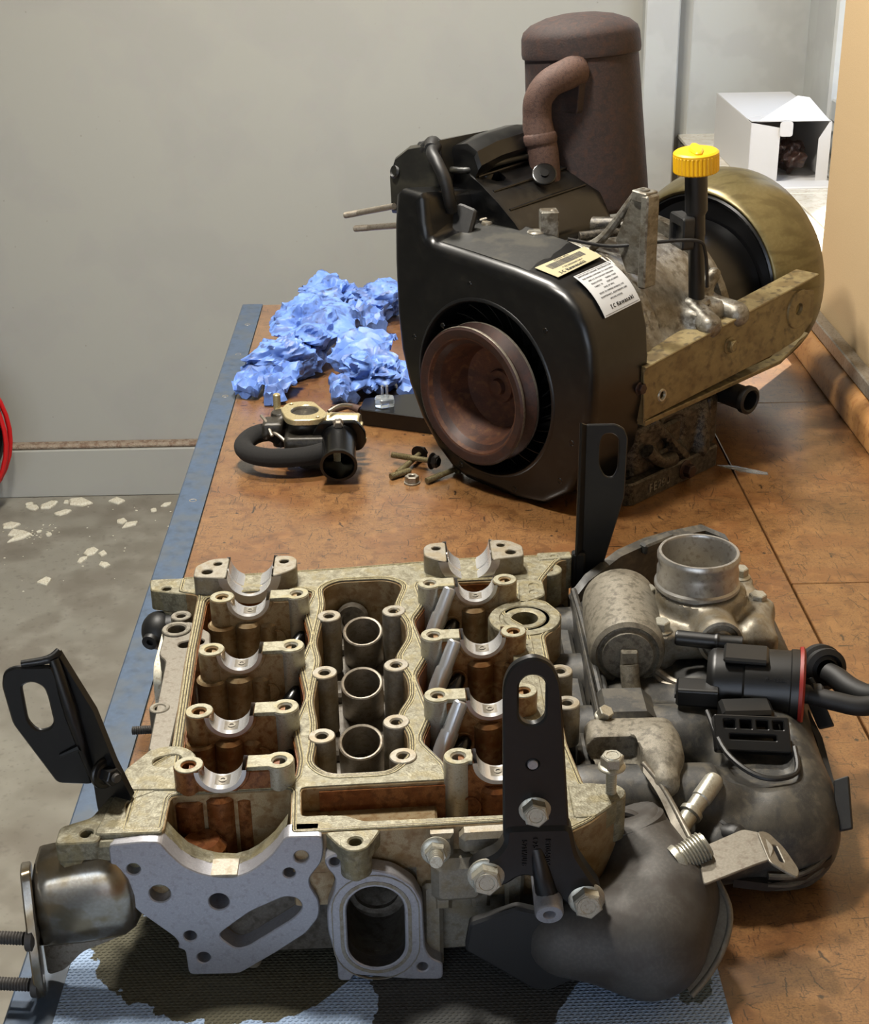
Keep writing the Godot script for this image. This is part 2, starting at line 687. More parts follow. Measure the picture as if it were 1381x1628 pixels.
func scratches(im: Image, n: int, seed: int, c: Color, lmin: float, lmax: float, w: float, share: float, straight := 1.0) -> void:
	var rg := RandomNumberGenerator.new()
	rg.seed = seed
	for i in n:
		var a := Vector2(rg.randf(), rg.randf()) * im.get_width()
		var an := rg.randf() * TAU if rg.randf() > straight else (0.0 if rg.randf() < .5 else PI / 2) + rg.randfn(0, .08)
		var l := rg.randf_range(lmin, lmax)
		var mid := a + Vector2.from_angle(an) * l * .5
		var e := mid + Vector2.from_angle(an + rg.randfn(0, .25)) * l * .5
		line(im, a, mid, w, c, share * rg.randf_range(.4, 1))
		line(im, mid, e, w, c, share * rg.randf_range(.4, 1))

func make_materials() -> void:
	noise("grain", FastNoiseLite.TYPE_SIMPLEX, .22, 2, 1)
	noise("fine", FastNoiseLite.TYPE_SIMPLEX, .07, 4, 2)
	noise("mid", FastNoiseLite.TYPE_SIMPLEX, .02, 5, 3)
	noise("coarse", FastNoiseLite.TYPE_SIMPLEX, .007, 4, 4)
	noise("patch", FastNoiseLite.TYPE_SIMPLEX, .013, 3, 9)
	noise("cell", FastNoiseLite.TYPE_CELLULAR, .06, 1, 5)
	# castings
	surf("cast", paint(Color(.51, .49, .445), [["fine", .25, .9, Color(.58, .56, .51), .6], ["mid", .45, .95, Color(.42, .37, .29), .6], ["grain", .66, .95, Color(.28, .25, .21), .4], ["coarse", .45, .9, Color(.5, .44, .33), .5]]), 130, .46, .5, height("grain"), .008)
	surf("cast_oily", paint(Color(.46, .29, .16), [["fine", .25, .9, Color(.55, .38, .23), .6, 3, 1], ["mid", .4, .9, Color(.29, .15, .065), .7], ["coarse", .4, .85, Color(.36, .18, .07), .6], ["grain", .7, .95, Color(.15, .08, .04), .4]]), 110, .24, .25, height("grain"), .006)
	surf("cast_tan", paint(Color(.57, .50, .38), [["fine", .25, .9, Color(.63, .57, .46), .6, 3, 1], ["mid", .45, .95, Color(.44, .32, .19), .7], ["coarse", .45, .85, Color(.46, .35, .22), .6], ["grain", .7, .95, Color(.24, .18, .11), .4]]), 110, .34, .3, height("grain"), .006)
	surf("cast_brown", paint(Color(.53, .42, .28), [["fine", .25, .9, Color(.60, .50, .36), .6, 3, 1], ["mid", .4, .9, Color(.38, .23, .11), .75], ["coarse", .42, .8, Color(.42, .26, .13), .65], ["grain", .7, .95, Color(.2, .13, .07), .4]]), 110, .3, .28, height("grain"), .006)
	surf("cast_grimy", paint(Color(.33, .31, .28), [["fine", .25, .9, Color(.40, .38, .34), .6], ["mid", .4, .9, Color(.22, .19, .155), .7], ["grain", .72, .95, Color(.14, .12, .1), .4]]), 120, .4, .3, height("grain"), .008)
	surf("carb_grime", paint(Color(.19, .175, .15), [["fine", .25, .9, Color(.27, .25, .21), .6], ["mid", .4, .9, Color(.10, .09, .08), .6]]), 90, .4, .3, height("grain"), .01)
	surf("machined", paint(Color(.60, .60, .62), [["fine", .45, .9, Color(.67, .67, .70), .5], ["mid", .6, .9, Color(.50, .49, .50), .4], ["grain", .82, .95, Color(.34, .32, .32), .5]]), 110, .4, .55)
	surf("milled_tan", paint(Color(.53, .515, .44), [["fine", .3, .85, Color(.60, .585, .50), .6], ["mid", .45, .8, Color(.42, .395, .31), .6], ["coarse", .5, .8, Color(.55, .51, .37), .6], ["grain", .74, .93, Color(.24, .21, .15), .5]]), 110, .5, .3, height("fine"), .015)
	surf("gasket", paint(Color(.45, .435, .365), [["fine", .3, .85, Color(.54, .525, .445), .7], ["mid", .42, .8, Color(.34, .315, .24), .65], ["coarse", .5, .8, Color(.46, .42, .29), .6], ["patch", .66, .9, Color(.60, .585, .51), .6], ["grain", .72, .92, Color(.19, .165, .12), .55]]), 110, .5, .3, height("fine"), .015)
	surf("gasket_residue", paint(Color(.64, .60, .46), [["fine", .4, .7, Color(.72, .69, .56), .7], ["mid", .5, .75, Color(.46, .42, .29), .7]]), 40, .55, .0, height("fine"), .02)
	surf("polished", paint(Color(.80, .80, .80), [["fine", .5, .9, Color(.86, .86, .87), .5, 1, 6], ["grain", .8, .94, Color(.6, .59, .57), .4]]), 60, .26, .7)
	surf("polished_worn", paint(Color(.66, .65, .63), [["fine", .3, .9, Color(.73, .72, .70), .5, 1, 5], ["mid", .55, .95, Color(.5, .47, .43), .5], ["grain", .8, .94, Color(.4, .37, .33), .4]]), 110, .32, .75)
	surf("cast_dusty", paint(Color(.45, .43, .38), [["fine", .3, .9, Color(.53, .50, .45), .6], ["mid", .45, .9, Color(.28, .26, .22), .7], ["grain", .68, .9, Color(.15, .14, .12), .5]]), 120, .6, .25, height("grain"), .012)
	surf("steel_worn", paint(Color(.56, .53, .48), [["fine", .3, .9, Color(.63, .60, .56), .6], ["mid", .5, .9, Color(.42, .37, .31), .6], ["grain", .76, .95, Color(.27, .23, .19), .45]]), 90, .4, .65)
	surf("steel_dull", paint(Color(.43, .41, .37), [["fine", .3, .9, Color(.49, .47, .43), .6], ["mid", .5, .95, Color(.33, .29, .25), .5], ["grain", .84, .95, Color(.55, .52, .47), .3]]), 110, .45, .5)
	surf("zinc", paint(Color(.64, .63, .58), [["fine", .4, .9, Color(.72, .71, .67), .6], ["mid", .6, .9, Color(.5, .47, .4), .5]]), 60, .36, .6)
	surf("shield", paint(Color(.60, .57, .52), [["fine", .3, .9, Color(.67, .65, .61), .5], ["coarse", .45, .8, Color(.5, .43, .31), .6], ["grain", .82, .95, Color(.35, .31, .26), .4]]), 160, .24, .9)
	surf("heat_steel", paint(Color(.25, .24, .23), [["fine", .3, .9, Color(.31, .30, .28), .5], ["coarse", .4, .8, Color(.20, .18, .165), .7], ["grain", .84, .95, Color(.45, .42, .37), .35]]), 170, .62, .3)
	# black things
	surf("black_paint", paint(Color(.030, .031, .034), [["fine", .6, .85, Color(.06, .06, .065), .6], ["grain", .8, .93, Color(.16, .15, .15), .35], ["patch", .66, .8, Color(.075, .07, .065), .5]]), 150, .36)
	surf("black_plastic", paint(Color(.05, .05, .052), [["fine", .5, .95, Color(.09, .088, .085), .6], ["mid", .5, .95, Color(.16, .15, .13), .5], ["grain", .8, .93, Color(.3, .28, .24), .35]]), 170, .5, 0, height("grain"), .003)
	surf("black_plastic_clean", paint(Color(.045, .045, .047), [["fine", .6, .85, Color(.075, .075, .075), .6], ["grain", .82, .93, Color(.3, .29, .27), .35]]), 110, .4)
	surf("dusty_plastic", paint(Color(.15, .15, .147), [["fine", .3, .9, Color(.21, .205, .19), .6], ["coarse", .42, .8, Color(.30, .28, .24), .7], ["mid", .5, .9, Color(.33, .31, .265), .6], ["grain", .76, .92, Color(.42, .39, .34), .45]]), 170, .5, 0, height("grain"), .004)
	surf("shroud", paint(Color(.018, .019, .022), [["fine", .5, .95, Color(.03, .03, .033), .6], ["coarse", .55, .85, Color(.06, .057, .052), .55], ["mid", .6, .92, Color(.13, .125, .105), .55], ["patch", .66, .85, Color(.085, .08, .07), .5], ["grain", .84, .95, Color(.2, .19, .165), .35]]), 300, .32)
	surf("shroud_dirty", paint(Color(.09, .09, .08), [["fine", .3, .9, Color(.15, .147, .125), .6], ["mid", .45, .9, Color(.06, .06, .056), .6], ["coarse", .45, .8, Color(.21, .20, .165), .7], ["grain", .8, .95, Color(.36, .34, .28), .35]]), 240, .45)
	surf("rubber", paint(Color(.05, .05, .052), [["fine", .5, .8, Color(.09, .088, .085), .7]]), 80, .6)
	surf("foam_hose", paint(Color(.05, .047, .044), [["grain", .45, .8, Color(.17, .15, .13), .8], ["mid", .6, .8, Color(.02, .02, .02), .8]]), 40, .9, 0, height("grain"), .05)
	plain("gloss_black", Color(.02, .02, .022), .25)
	# engine
	surf("rust", paint(Color(.155, .105, .095), [["fine", .4, .75, Color(.20, .135, .12), .8], ["mid", .5, .75, Color(.12, .085, .085), .8], ["patch", .62, .8, Color(.24, .14, .095), .5], ["grain", .72, .9, Color(.27, .19, .16), .5]]), 160, .8, 0, height("fine"), .02)
	surf("rust_pipe", paint(Color(.26, .18, .15), [["fine", .4, .75, Color(.32, .23, .19), .8], ["mid", .55, .75, Color(.2, .13, .105), .8], ["grain", .68, .86, Color(.48, .4, .35), .5]]), 80, .75, 0, height("fine"), .03)
	surf("rust_pulley", paint(Color(.19, .125, .11), [["fine", .3, .9, Color(.24, .165, .145), .6], ["coarse", .45, .8, Color(.28, .15, .09), .5], ["mid", .5, .9, Color(.13, .09, .085), .6]]), 150, .5, .3)
	surf("rust_bowl", paint(Color(.27, .15, .095), [["fine", .3, .9, Color(.34, .21, .13), .6], ["coarse", .4, .75, Color(.2, .11, .08), .7], ["patch", .55, .85, Color(.42, .29, .16), .5], ["grain", .78, .93, Color(.5, .38, .26), .4]]), 130, .6, .2)
	surf("crankcase", paint(Color(.48, .47, .44), [["fine", .3, .9, Color(.58, .57, .53), .7], ["mid", .45, .9, Color(.25, .22, .18), .7], ["coarse", .45, .8, Color(.3, .26, .2), .6], ["grain", .74, .95, Color(.18, .16, .13), .4]]), 170, .4, .5, height("grain"), .008)
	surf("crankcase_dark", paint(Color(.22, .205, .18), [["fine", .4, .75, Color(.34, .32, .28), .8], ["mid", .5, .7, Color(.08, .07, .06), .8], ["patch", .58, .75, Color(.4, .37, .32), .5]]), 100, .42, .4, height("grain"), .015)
	plain("shroud_edge", Color(.045, .046, .05), .35)
	surf("rail_paint", paint(Color(.47, .42, .29), [["fine", .3, .9, Color(.53, .47, .33), .5], ["coarse", .45, .75, Color(.38, .32, .21), .7], ["mid", .55, .9, Color(.25, .21, .15), .7], ["grain", .8, .95, Color(.2, .16, .12), .4]]), 220, .5, .25)
	surf("drum", paint(Color(.42, .38, .25), [["fine", .3, .9, Color(.46, .42, .29), .5], ["coarse", .4, .8, Color(.33, .29, .18), .7, 1, 3], ["grain", .84, .95, Color(.55, .51, .4), .35]]), 300, .36, .5)
	plain("drum_face", Color(.035, .035, .04), .3)
	surf("yellow_cap", paint(Color(.86, .66, .04), [["fine", .5, .8, Color(.9, .72, .1), .6], ["grain", .82, .93, Color(.4, .3, .05), .5]]), 60, .42)
	# soft things
	surf("glove", paint(Color(.36, .49, .76), [["mid", .3, .9, Color(.45, .57, .82), .7], ["coarse", .52, .75, Color(.25, .32, .5), .7], ["patch", .68, .85, Color(.15, .17, .25), .5]]), 200, .5)
	M.glove.backlight_enabled = true
	M.glove.backlight = Color(.12, .15, .2)
	# room
	surf("wall_paint", paint(Color(.615, .61, .58), [["coarse", .35, .8, Color(.60, .595, .57), .8], ["grain", .97, .995, Color(.4, .38, .35), .6]]), 1400, .7, 0, height("fine"), .01, true)
	surf("ledge_dirt", paint(Color(.56, .50, .43), [["mid", .4, .7, Color(.44, .35, .28), .8], ["fine", .6, .8, Color(.64, .6, .54), .7]]), 300, .9, 0, height("fine"), .2, true)
	surf("tan_wall", paint(Color(.68, .585, .44), [["fine", .4, .7, Color(.71, .61, .465), .7], ["grain", .55, .85, Color(.63, .535, .395), .5]]), 120, .75, 0, height("grain"), .03, true)
	surf("white_paint", paint(Color(.69, .695, .685), [["coarse", .4, .7, Color(.66, .665, .655), .7]]), 600, .45, 0, null, 0, true)
	surf("sill_tile", paint(Color(.82, .80, .75), [["coarse", .4, .7, Color(.78, .75, .69), .7], ["mid", .65, .8, Color(.7, .65, .57), .5]]), 200, .25, 0, null, 0, true)
	plain("grout", Color(.45, .42, .38), .9)
	surf("concrete", paint(Color(.52, .505, .46), [["coarse", .3, .8, Color(.455, .43, .385), .8], ["mid", .4, .9, Color(.57, .555, .51), .6], ["patch", .5, .9, Color(.42, .395, .35), .6], ["fine", .7, .95, Color(.38, .355, .32), .4], ["grain", .86, .96, Color(.34, .31, .28), .35]]), 1500, .75, 0, height("fine"), .01, true)
	surf("plaster", paint(Color(.80, .78, .70), [["fine", .4, .7, Color(.85, .83, .77), .7], ["mid", .6, .75, Color(.66, .6, .5), .6]]), 80, .9)
	var wood_layers := [["fine", .3, .85, Color(.53, .38, .22), .6, 1, 6], ["grain", .5, .95, Color(.27, .165, .08), .55, 1, 2], ["grain", .5, .95, Color(.27, .165, .08), .4, 2, 1], ["coarse", .4, .8, Color(.395, .25, .13), .6], ["mid", .55, .95, Color(.31, .195, .10), .6], ["patch", .62, .9, Color(.55, .40, .24), .4]]
	var nicks := func(im: Image):
		scratches(im, 1500, 11, Color(.13, .075, .035), 3, 12, 0.0, .6, .9)
		scratches(im, 240, 15, Color(.10, .06, .03), 6, 34, 0.0, .85, .5)
		scratches(im, 14, 12, Color(.08, .05, .03), 8, 30, 1.0, .7, .6)
		scratches(im, 40, 13, Color(.62, .46, .28), 15, 80, 0.0, .4, .4)
		scratches(im, 10, 14, Color(.09, .06, .04), 1, 3, 2.0, .7, .5)
	surf("bench_wood", paint(Color(.455, .325, .19), wood_layers, nicks), 420, .34, 0, height("fine"), .006)
	M.bench_wood.clearcoat_enabled = true
	M.bench_wood.clearcoat = 1.0
	M.bench_wood.clearcoat_roughness = .24
	surf("trim_wood", paint(Color(.62, .45, .26), [["fine", .4, .75, Color(.56, .39, .21), .7, 1, 5], ["mid", .6, .8, Color(.45, .27, .12), .5]]), 200, .45)
	surf("blue_steel", paint(Color(.26, .32, .40), [["fine", .3, .9, Color(.29, .36, .45), .5], ["mid", .45, .95, Color(.20, .24, .29), .6], ["grain", .86, .95, Color(.42, .45, .48), .35], ["coarse", .5, .8, Color(.32, .34, .36), .6]]), 330, .4, .2)
	plain("carton", Color(.75, .745, .74), .7)
	surf("brown_bag", paint(Color(.19, .13, .11), [["mid", .4, .7, Color(.3, .2, .15), .8], ["fine", .5, .8, Color(.12, .08, .07), .6]]), 60, .35)
	plain("red_hose", Color(.72, .04, .06), .4)
	plain("red_seal", Color(.50, .10, .06), .5)
	plain("label_white", Color(.66, .67, .68), .5)
	plain("label_cream", Color(.60, .57, .45), .5)
	plain("ink", Color(.05, .05, .055), .6)
	plain("ink_grey", Color(.28, .27, .26), .6)
	surf("cream_metal", paint(Color(.72, .66, .5), [["fine", .4, .7, Color(.78, .73, .58), .6], ["mid", .6, .8, Color(.55, .47, .32), .5]]), 40, .32, .6)
	surf("cream_dull", paint(Color(.46, .42, .30), [["fine", .4, .7, Color(.56, .52, .4), .6], ["mid", .5, .75, Color(.26, .2, .12), .6]]), 30, .4, .6)
	plain("steel_dark", Color(.11, .09, .075), .4, .6)
	var gl := plain("clear_plastic", Color(.92, .95, .97, .12), .08)
	gl.refraction_enabled = true
	gl.refraction_scale = .05
	var glow := plain("lamp_glow", Color(.9, .9, .88), .5)
	glow.emission_enabled = true
	glow.emission = LAMP_COLOR
	glow.emission_energy_multiplier = 1.5
	var pane := plain("pane_glass", Color(.9, .95, .97, .06), .03)
	pane.transparency = BaseMaterial3D.TRANSPARENCY_ALPHA
	surf("ground_outside", paint(Color(.52, .51, .49), [["coarse", .4, .7, Color(.46, .45, .43), .7]]), 3000, .9, 0, null, 0, true)

# ------------------------------------------------------------------ room
const FL := -855.0      # floor, measured from the bench top
func build_room() -> void:
	var m := mb()
	m.box(Transform3D(), Vector3(-1400, FL - 60, 600), Vector3(5400, 120, 7400))
	struct("floor", m, M.concrete)
	m = mb()
	m.box(Transform3D(), Vector3(-1400, 1900, 600), Vector3(5400, 120, 7400))
	struct("ceiling", m, M.white_paint)
	# back wall with a corner column beside the window
	m = mb()
	m.box(Transform3D(), Vector3(-1300, 500, 3960), Vector3(5400, 2800, 200))
	struct("wall_back", m, M.wall_paint)
	m = mb()
	m.box(Transform3D(), Vector3(624, 500, 3835), Vector3(86, 2710, 50), 4)
	struct("trim_1", m, M.white_paint)
	m = mb()
	m.box(Transform3D(), Vector3(-1700, FL + 70, 3845), Vector3(4560, 140, 36), 3)
	struct("baseboard_back", m, M.wall_paint)
	var lg := mb()
	lg.box(Transform3D(), Vector3(-1700, FL + 147, 3847), Vector3(4560, 14, 32), 5)
	obj("dirt_ledge", lg, M.ledge_dirt, get_node("baseboard_back"))
	# right wall: solid near the viewer, open for the window, far reveal
	m = mb()
	m.box(Transform3D(), Vector3(890, 500, -350), Vector3(400, 2710, 5630), 3)
	m.box(Transform3D(), Vector3(890, (FL + 60) / 2, 3160), Vector3(400, 60 - FL, 1400))
	m.box(Transform3D(), Vector3(890, 1650, 3160), Vector3(400, 400, 1400))
	struct("wall_right", m, M.tan_wall)
	m = mb()
	m.box(Transform3D(), Vector3(905, 500, 3905), Vector3(400, 2710, 94), 2)
	struct("trim_2", m, M.white_paint)
	m = mb()
	m.box(Transform3D(), Vector3(-4050, 500, 600), Vector3(100, 2710, 7400))
	struct("wall_left", m, M.wall_paint)
	# front wall behind the viewer with a wide roller door opening
	m = mb()
	m.box(Transform3D(), Vector3(-3500, 500, -2950), Vector3(1000, 2710, 100))
	m.box(Transform3D(), Vector3(700, 500, -2950), Vector3(800, 2710, 100))
	m.box(Transform3D(), Vector3(-1350, 1700, -2950), Vector3(3300, 340, 100))
	struct("wall_front", m, M.wall_paint)
	# skirting batten along the right wall on the bench
	m = mb()
	m.prism(frame(Vector3(0, 0, 1000), Vector3(1, 0, 0), Vector3(0, 1, 0), Vector3(0, 0, 1)), soft(P([648, 0, 688, 0, 688, 52, 666, 52, 650, 38]), 8, 3), 0, 1500, [], 2)
	struct("trim_3", m, M.trim_wood)
	m = mb()
	m.box(Transform3D(), Vector3(677, 66, 1720), Vector3(22, 24, 1560), 2)
	struct("trim_4", m, M.steel_worn)
	# tiled sill
	m = mb()
	m.box(Transform3D(), Vector3(880, 78, 3160), Vector3(380, 36, 1400))
	struct("window_sill", m, M.grout)
	var sill := get_node("window_sill")
	for i in 8:
		for j in 3:
			var t := mb()
			t.box(Transform3D(), Vector3(744 + j * 125, 101, 2552 + i * 178), Vector3(121, 10, 174), 1.5)
			obj("tile", t, M.sill_tile, sill)
	# window: jamb, mullion, rails, panes
	m = mb()
	m.box(Transform3D(), Vector3(1020, 150, 3160), Vector3(50, 86, 1400), 4)
	m.box(Transform3D(), Vector3(1020, 1420, 3160), Vector3(50, 60, 1400), 4)
	m.box(Transform3D(), Vector3(1020, 780, 3835), Vector3(50, 1260, 50), 4)
	m.box(Transform3D(), Vector3(1020, 780, 2490), Vector3(50, 1260, 60), 4)
	struct("window_1", m, M.white_paint)
	var w := get_node("window_1")
	m = mb()
	m.box(Transform3D(), Vector3(1012, 780, 3770), Vector3(58, 1240, 70), 4)
	m.box(Transform3D(), Vector3(1006, 780, 3630), Vector3(62, 1240, 170), 6)
	m.box(Transform3D(), Vector3(1004, 215, 3020), Vector3(40, 50, 1060), 4)
	obj("sash_frame", m, M.white_paint, w)
	m = mb()
	m.box(Transform3D(), Vector3(1020, 800, 3030), Vector3(5, 1200, 1050))
	obj("pane", m, M.pane_glass, w)

	ceiling_lamp(Vector3(-370, 1800, 1570), "square white ceiling lamp, the one nearer the viewer above the workbench")
	ceiling_lamp(Vector3(-210, 1800, 2490), "square white ceiling lamp, the one farther back above the workbench")

func ceiling_lamp(at: Vector3, label: String) -> void:
	var l := thing("ceiling_lamp", label, "lamp", at, "ceiling lamps in a row")
	var m := mb()
	m.box(Transform3D(), at + Vector3(0, 18, 0), Vector3(280, 40, 280), 4)
	obj("housing", m, M.white_paint, l)
	m = mb()
	m.box(Transform3D(), at + Vector3(0, -5, 0), Vector3(220, 6, 220), 1)
	obj("diffuser", m, M.lamp_glow, l)
	var a := AreaLight3D.new()
	a.name = "lamp_light"
	a.area_size = Vector2(.2, .2)
	a.light_color = LAMP_COLOR
	a.light_energy = LAMP_ENERGY
	a.shadow_enabled = true
	a.area_range = 12.0
	a.area_attenuation = 2.0
	l.add_child(a)
	a.position = Vector3(0, -.012, 0)
	a.rotation = Vector3(-PI / 2, 0, 0)

func build_outside() -> void:
	var m := mb()
	m.box(Transform3D(), Vector3(3600, FL - 65, 3000), Vector3(4900, 100, 26000))
	struct("ground_outside", m, M.ground_outside)
	m = mb()
	m.box(Transform3D(), Vector3(-2000, FL - 65, -8000), Vector3(18000, 100, 10000))
	struct("forecourt", m, M.ground_outside)

# ------------------------------------------------------------------ workbench
func build_bench() -> void:
	var b := thing("workbench", "long workbench with a worn brown board top and a blue steel edge strip", "workbench", Vector3(180, FL, 1650))
	# boards, seams at x = 446 and across the right row
	var rows := [[-287, 60, 445], [447, 60, 686]]
	var cuts_l := [200.0, 2783.0]
	var cuts_r := [200.0, 1150.0, 1588.0, 2200.0, 2783.0]
	for k in 2:
		var cs: Array = cuts_l if k == 0 else cuts_r
		for i in cs.size() - 1:
			var m := mb()
			m.box(Transform3D(), Vector3((rows[k][0] + rows[k][2]) / 2.0, -15, (cs[i] + cs[i + 1]) / 2), Vector3(rows[k][2] - rows[k][0] - .6, 30, cs[i + 1] - cs[i] - 1.6), .9)
			obj("board", m, M.bench_wood, b)
	var m := mb()
	m.prism(frame(Vector3(0, 0, 200), Vector3(1, 0, 0), Vector3(0, 1, 0), Vector3(0, 0, 1)), P([-327, -70, -322, -70, -322, -4, -288, -4, -288, -.2, -325, -.2, -327, -2]), 0, 2590, [], 1)
	var e := obj("steel_edge", m, M.blue_steel, b)
	for d in [690.0, 1120.0, 1560.0, 1870.0, 2280.0, 2490.0, 2660.0]:
		var s := mb()
		s.lathe(up_at(-.7) * frame(Vector3(-305, d, 0), Vector3(1, 0, 0), Vector3(0, 1, 0), Vector3(0, 0, 1)), [Vector2(0, -.3), Vector2(2, -.3), Vector2(2.6, .3), Vector2(5, .7), Vector2(5.6, 0)], 16)
		obj("screw", s, M.steel_worn, e)
	for x in [-270.0, 640.0]:
		for d in [350.0, 1500.0, 2700.0]:
			var l := mb()
			l.box(Transform3D(), Vector3(x, FL / 2 - 35, d), Vector3(70, -FL - 70, 70), 3)
			obj("leg", l, M.blue_steel, b)
	m = mb()
	m.box(Transform3D(), Vector3(185, -75, 1500), Vector3(860, 88, 2500), 4)
	obj("apron", m, M.blue_steel, b)

# ------------------------------------------------------------------ the dismantled cylinder head with everything still bolted to it
# its own axes: u to the right, y up, v away, slightly turned on the bench
var HF: Transform3D

func build_head() -> void:
	HF = BF * Transform3D(Basis(Vector3(1, 0, .055), Vector3(0, 1, 0), Vector3(-.016, 0, 1)), Vector3(19, 0, 3.3))
	var h := thing("cylinder_head", "dismantled aluminium cylinder head with black intake manifold and lifting eyes, on blue paper wipe", "cylinder head", Vector3(-60, 0, 1180))
	head_casting(h)
	head_valley(h)
	var rows_l := [[1298.0, "cast_tan"], [1196.0, "cast_tan"], [1092.0, "cast_brown"], [1012.0, "cast_oily"]]
	for i in 4: pedestal(h, -163.0, rows_l[i][0], -189.0, -117.0, 17.0, rows_l[i][1], 1)
	var rows_r := [[1307.0, "cast_tan"], [1203.0, "cast_brown"], [1098.0, "cast_brown"], [1004.0, "cast_oily"]]
	for i in 4: pedestal(h, 58.0, rows_r[i][0], 13.0 if i < 3 else 26.0, 87.0, 17.5, rows_r[i][1], -1)
	rear_bearing(h, -166.0, 1362.0, 1)
	rear_bearing(h, 55.0, 1376.0, -1)
	head_outside(h)
	front_plate(h)
	coolant_outlet(h)
	front_bracket(h)
	left_eye(h)
	rear_eye(h)
	heat_shield(h)
	front_pipe(h)
	throttle(h)
	manifold(h)
	purge_valve(h)

func head_casting(h: Node3D) -> void:
	var O := P([-240, 1384, -240, 1352, -219, 1344, -217, 1215, -211, 1062, -226, 1046, -236, 1000, -237, 954, -203, 954, -203, 1000, -108, 1000, -106, 941, 62, 941, 98, 936, 104, 922, 126, 936, 150, 962, 150, 974, 126, 984, 119, 1045, 119, 1226, 136, 1246, 140, 1270, 128, 1296, 112, 1304, 128, 1312, 128, 1340, 150, 1384, 162, 1386, 162, 1398, 60, 1400, -80, 1390])
	O = soft(O, 5, 2)
	var LB := soft(P([-209, 1335, -208, 1235, -201, 1046, -201, 1012, -106, 1012, -104, 1040, -112, 1092, -103, 1140, -112, 1196, -103, 1245, -112, 1298, -104, 1338, -120, 1346, -190, 1342]), 7, 2)
	var VH := soft(P([-78, 1018, -30, 1018, -14, 1040, -14, 1070, -24, 1100, -12, 1130, -12, 1160, -24, 1200, -12, 1235, -12, 1262, -24, 1300, -14, 1345, -30, 1358, -80, 1358, -94, 1345, -90, 1310, -93, 1270, -96, 1235, -90, 1200, -93, 1165, -95, 1130, -90, 1095, -90, 1060, -92, 1035]), 9, 3)
	var RB := soft(P([2, 1346, 8, 1300, -4, 1270, 8, 1200, -4, 1165, 8, 1098, -2, 1060, 18, 1022, 18, 1008, 100, 1008, 100, 1240, 84, 1262, 78, 1280, 96, 1310, 96, 1345]), 7, 2)
	var FB := soft(P([-228, 962, -236, 992, -214, 1007, -100, 1007, -90, 1000, 96, 1000, 106, 976, 98, 951, 64, 951, -50, 953, -64, 962, -98, 964, -100, 958, -103, 999, -108, 1003, -203, 1003, -207, 958]), 3, 2)
	# walls round the bays
	var walls := O
	var m := mb(HF)
	m.prism(up_at(), walls, 97, 134, [LB, VH, RB, inset_hole(FB), circ(103, 1262, 14)], .8)
	m.prism(up_at(), cut(walls, [P([-74, 900, -10, 900, -10, 1009, -74, 1009])]), 66, 97.5, [LB, VH, RB])
	obj("tray_walls", m, M.cast_tan, h)
	m = mb(HF)
	m.prism(up_at(), MB.inset(MB.turned(walls, true), 1.2), 133.6, 135, [grow(LB, 1.2), grow(VH, 1.2), grow(RB, 1.2), grow(inset_hole(FB), 1.0), circ(103, 1262, 15)], .3)
	m.prism(up_at(), P([-105, 951, -78, 951, -78, 962.5, -105, 962.5]), 132, 134.9)
	obj("gasket_face", m, M.gasket, h, "sealing face with yellowish gasket residue")
	# residue squeezed along the wavy rails
	m = mb(HF)
	for w in [[VH, 2.2, .7], [VH, 4.0, .5], [VH, 6.2, .8], [LB, 2.4, .6], [LB, 4.6, .6], [RB, 2.4, .6], [RB, 4.6, .6], [O, -2.6, .6], [O, -4.6, .5]]:
		bead(m, grow(w[0], w[1]), w[2])
	obj("gasket_bead", m, M.gasket_residue, h)
	m = mb(HF)
	for w in [[VH, 1.2], [VH, 3.1], [VH, 5.1], [LB, 1.3], [LB, 3.5], [RB, 1.3], [RB, 3.5], [O, -3.6]]:
		bead(m, grow(w[0], w[1]), .42)
	obj("groove_line", m, M.cast_grimy, h)  # thin dark tubes drawn for the grooves between the residue beads
	# oily linings of the bays
	m = mb(HF)
	for w in [LB, RB]:
		m.prism(up_at(), w, 62, 131, [MB.inset(MB.turned(w, true), 1.0)])
	m.prism(up_at(), P([-206, 1011, -90, 1011, -90, 1004, 98, 1004, 98, 999, -86, 999, -86, 1003, -206, 1003]), 60, 131)
	obj("bay_lining", m, M.cast_oily, h)
	# floors
	m = mb(HF)
	m.prism(up_at(), soft(P([-196, 1010, -214, 1060, -216, 1384, 150, 1386, 128, 1300, 118, 1046, 118, 990, 100, 950, -10, 951, -10, 1000, -74, 1000, -76, 953, -150, 956, -186, 962]), 4), 12, 66, [], 0)
	obj("block", m, M.cast_grimy, h)
	m = mb(HF)
	m.prism(up_at(), P([-103, 950, 8, 950, 8, 1002, -103, 1002]), 98, 112, [], 2)
	m.prism(up_at(), P([70, 954, 100, 954, 100, 1000, 70, 1000]), 60, 110, [], 3)
	obj("gallery_floor", m, M.cast_tan, h)
	m = mb(HF)
	m.lathe(up_at(112) * frame(Vector3(-57, 975, 0), Vector3(1, 0, 0), Vector3(0, 1, 0), Vector3(0, 0, 1)), [Vector2(2, 0), Vector2(3, .8), Vector2(4, 0)], 16)
	m.cyl(up_at(60) * frame(Vector3(-76, 966, 0), Vector3(1, 0, 0), Vector3(0, 1, 0), Vector3(0, 0, 1)), 14, 0, 62, 5)
	obj("bay_rib", m, M.cast_oily, h)
	m = mb(HF)
	m.cyl(up_at(60) * frame(Vector3(-180, 985, 0), Vector3(1, 0, 0), Vector3(0, 1, 0), Vector3(0, 0, 1)), 20, 0, 42, 6)
	obj("bay_rib", m, M.cast_oily, h)
	# the block wall below the sealing rail, with ribs
	m = mb(HF)
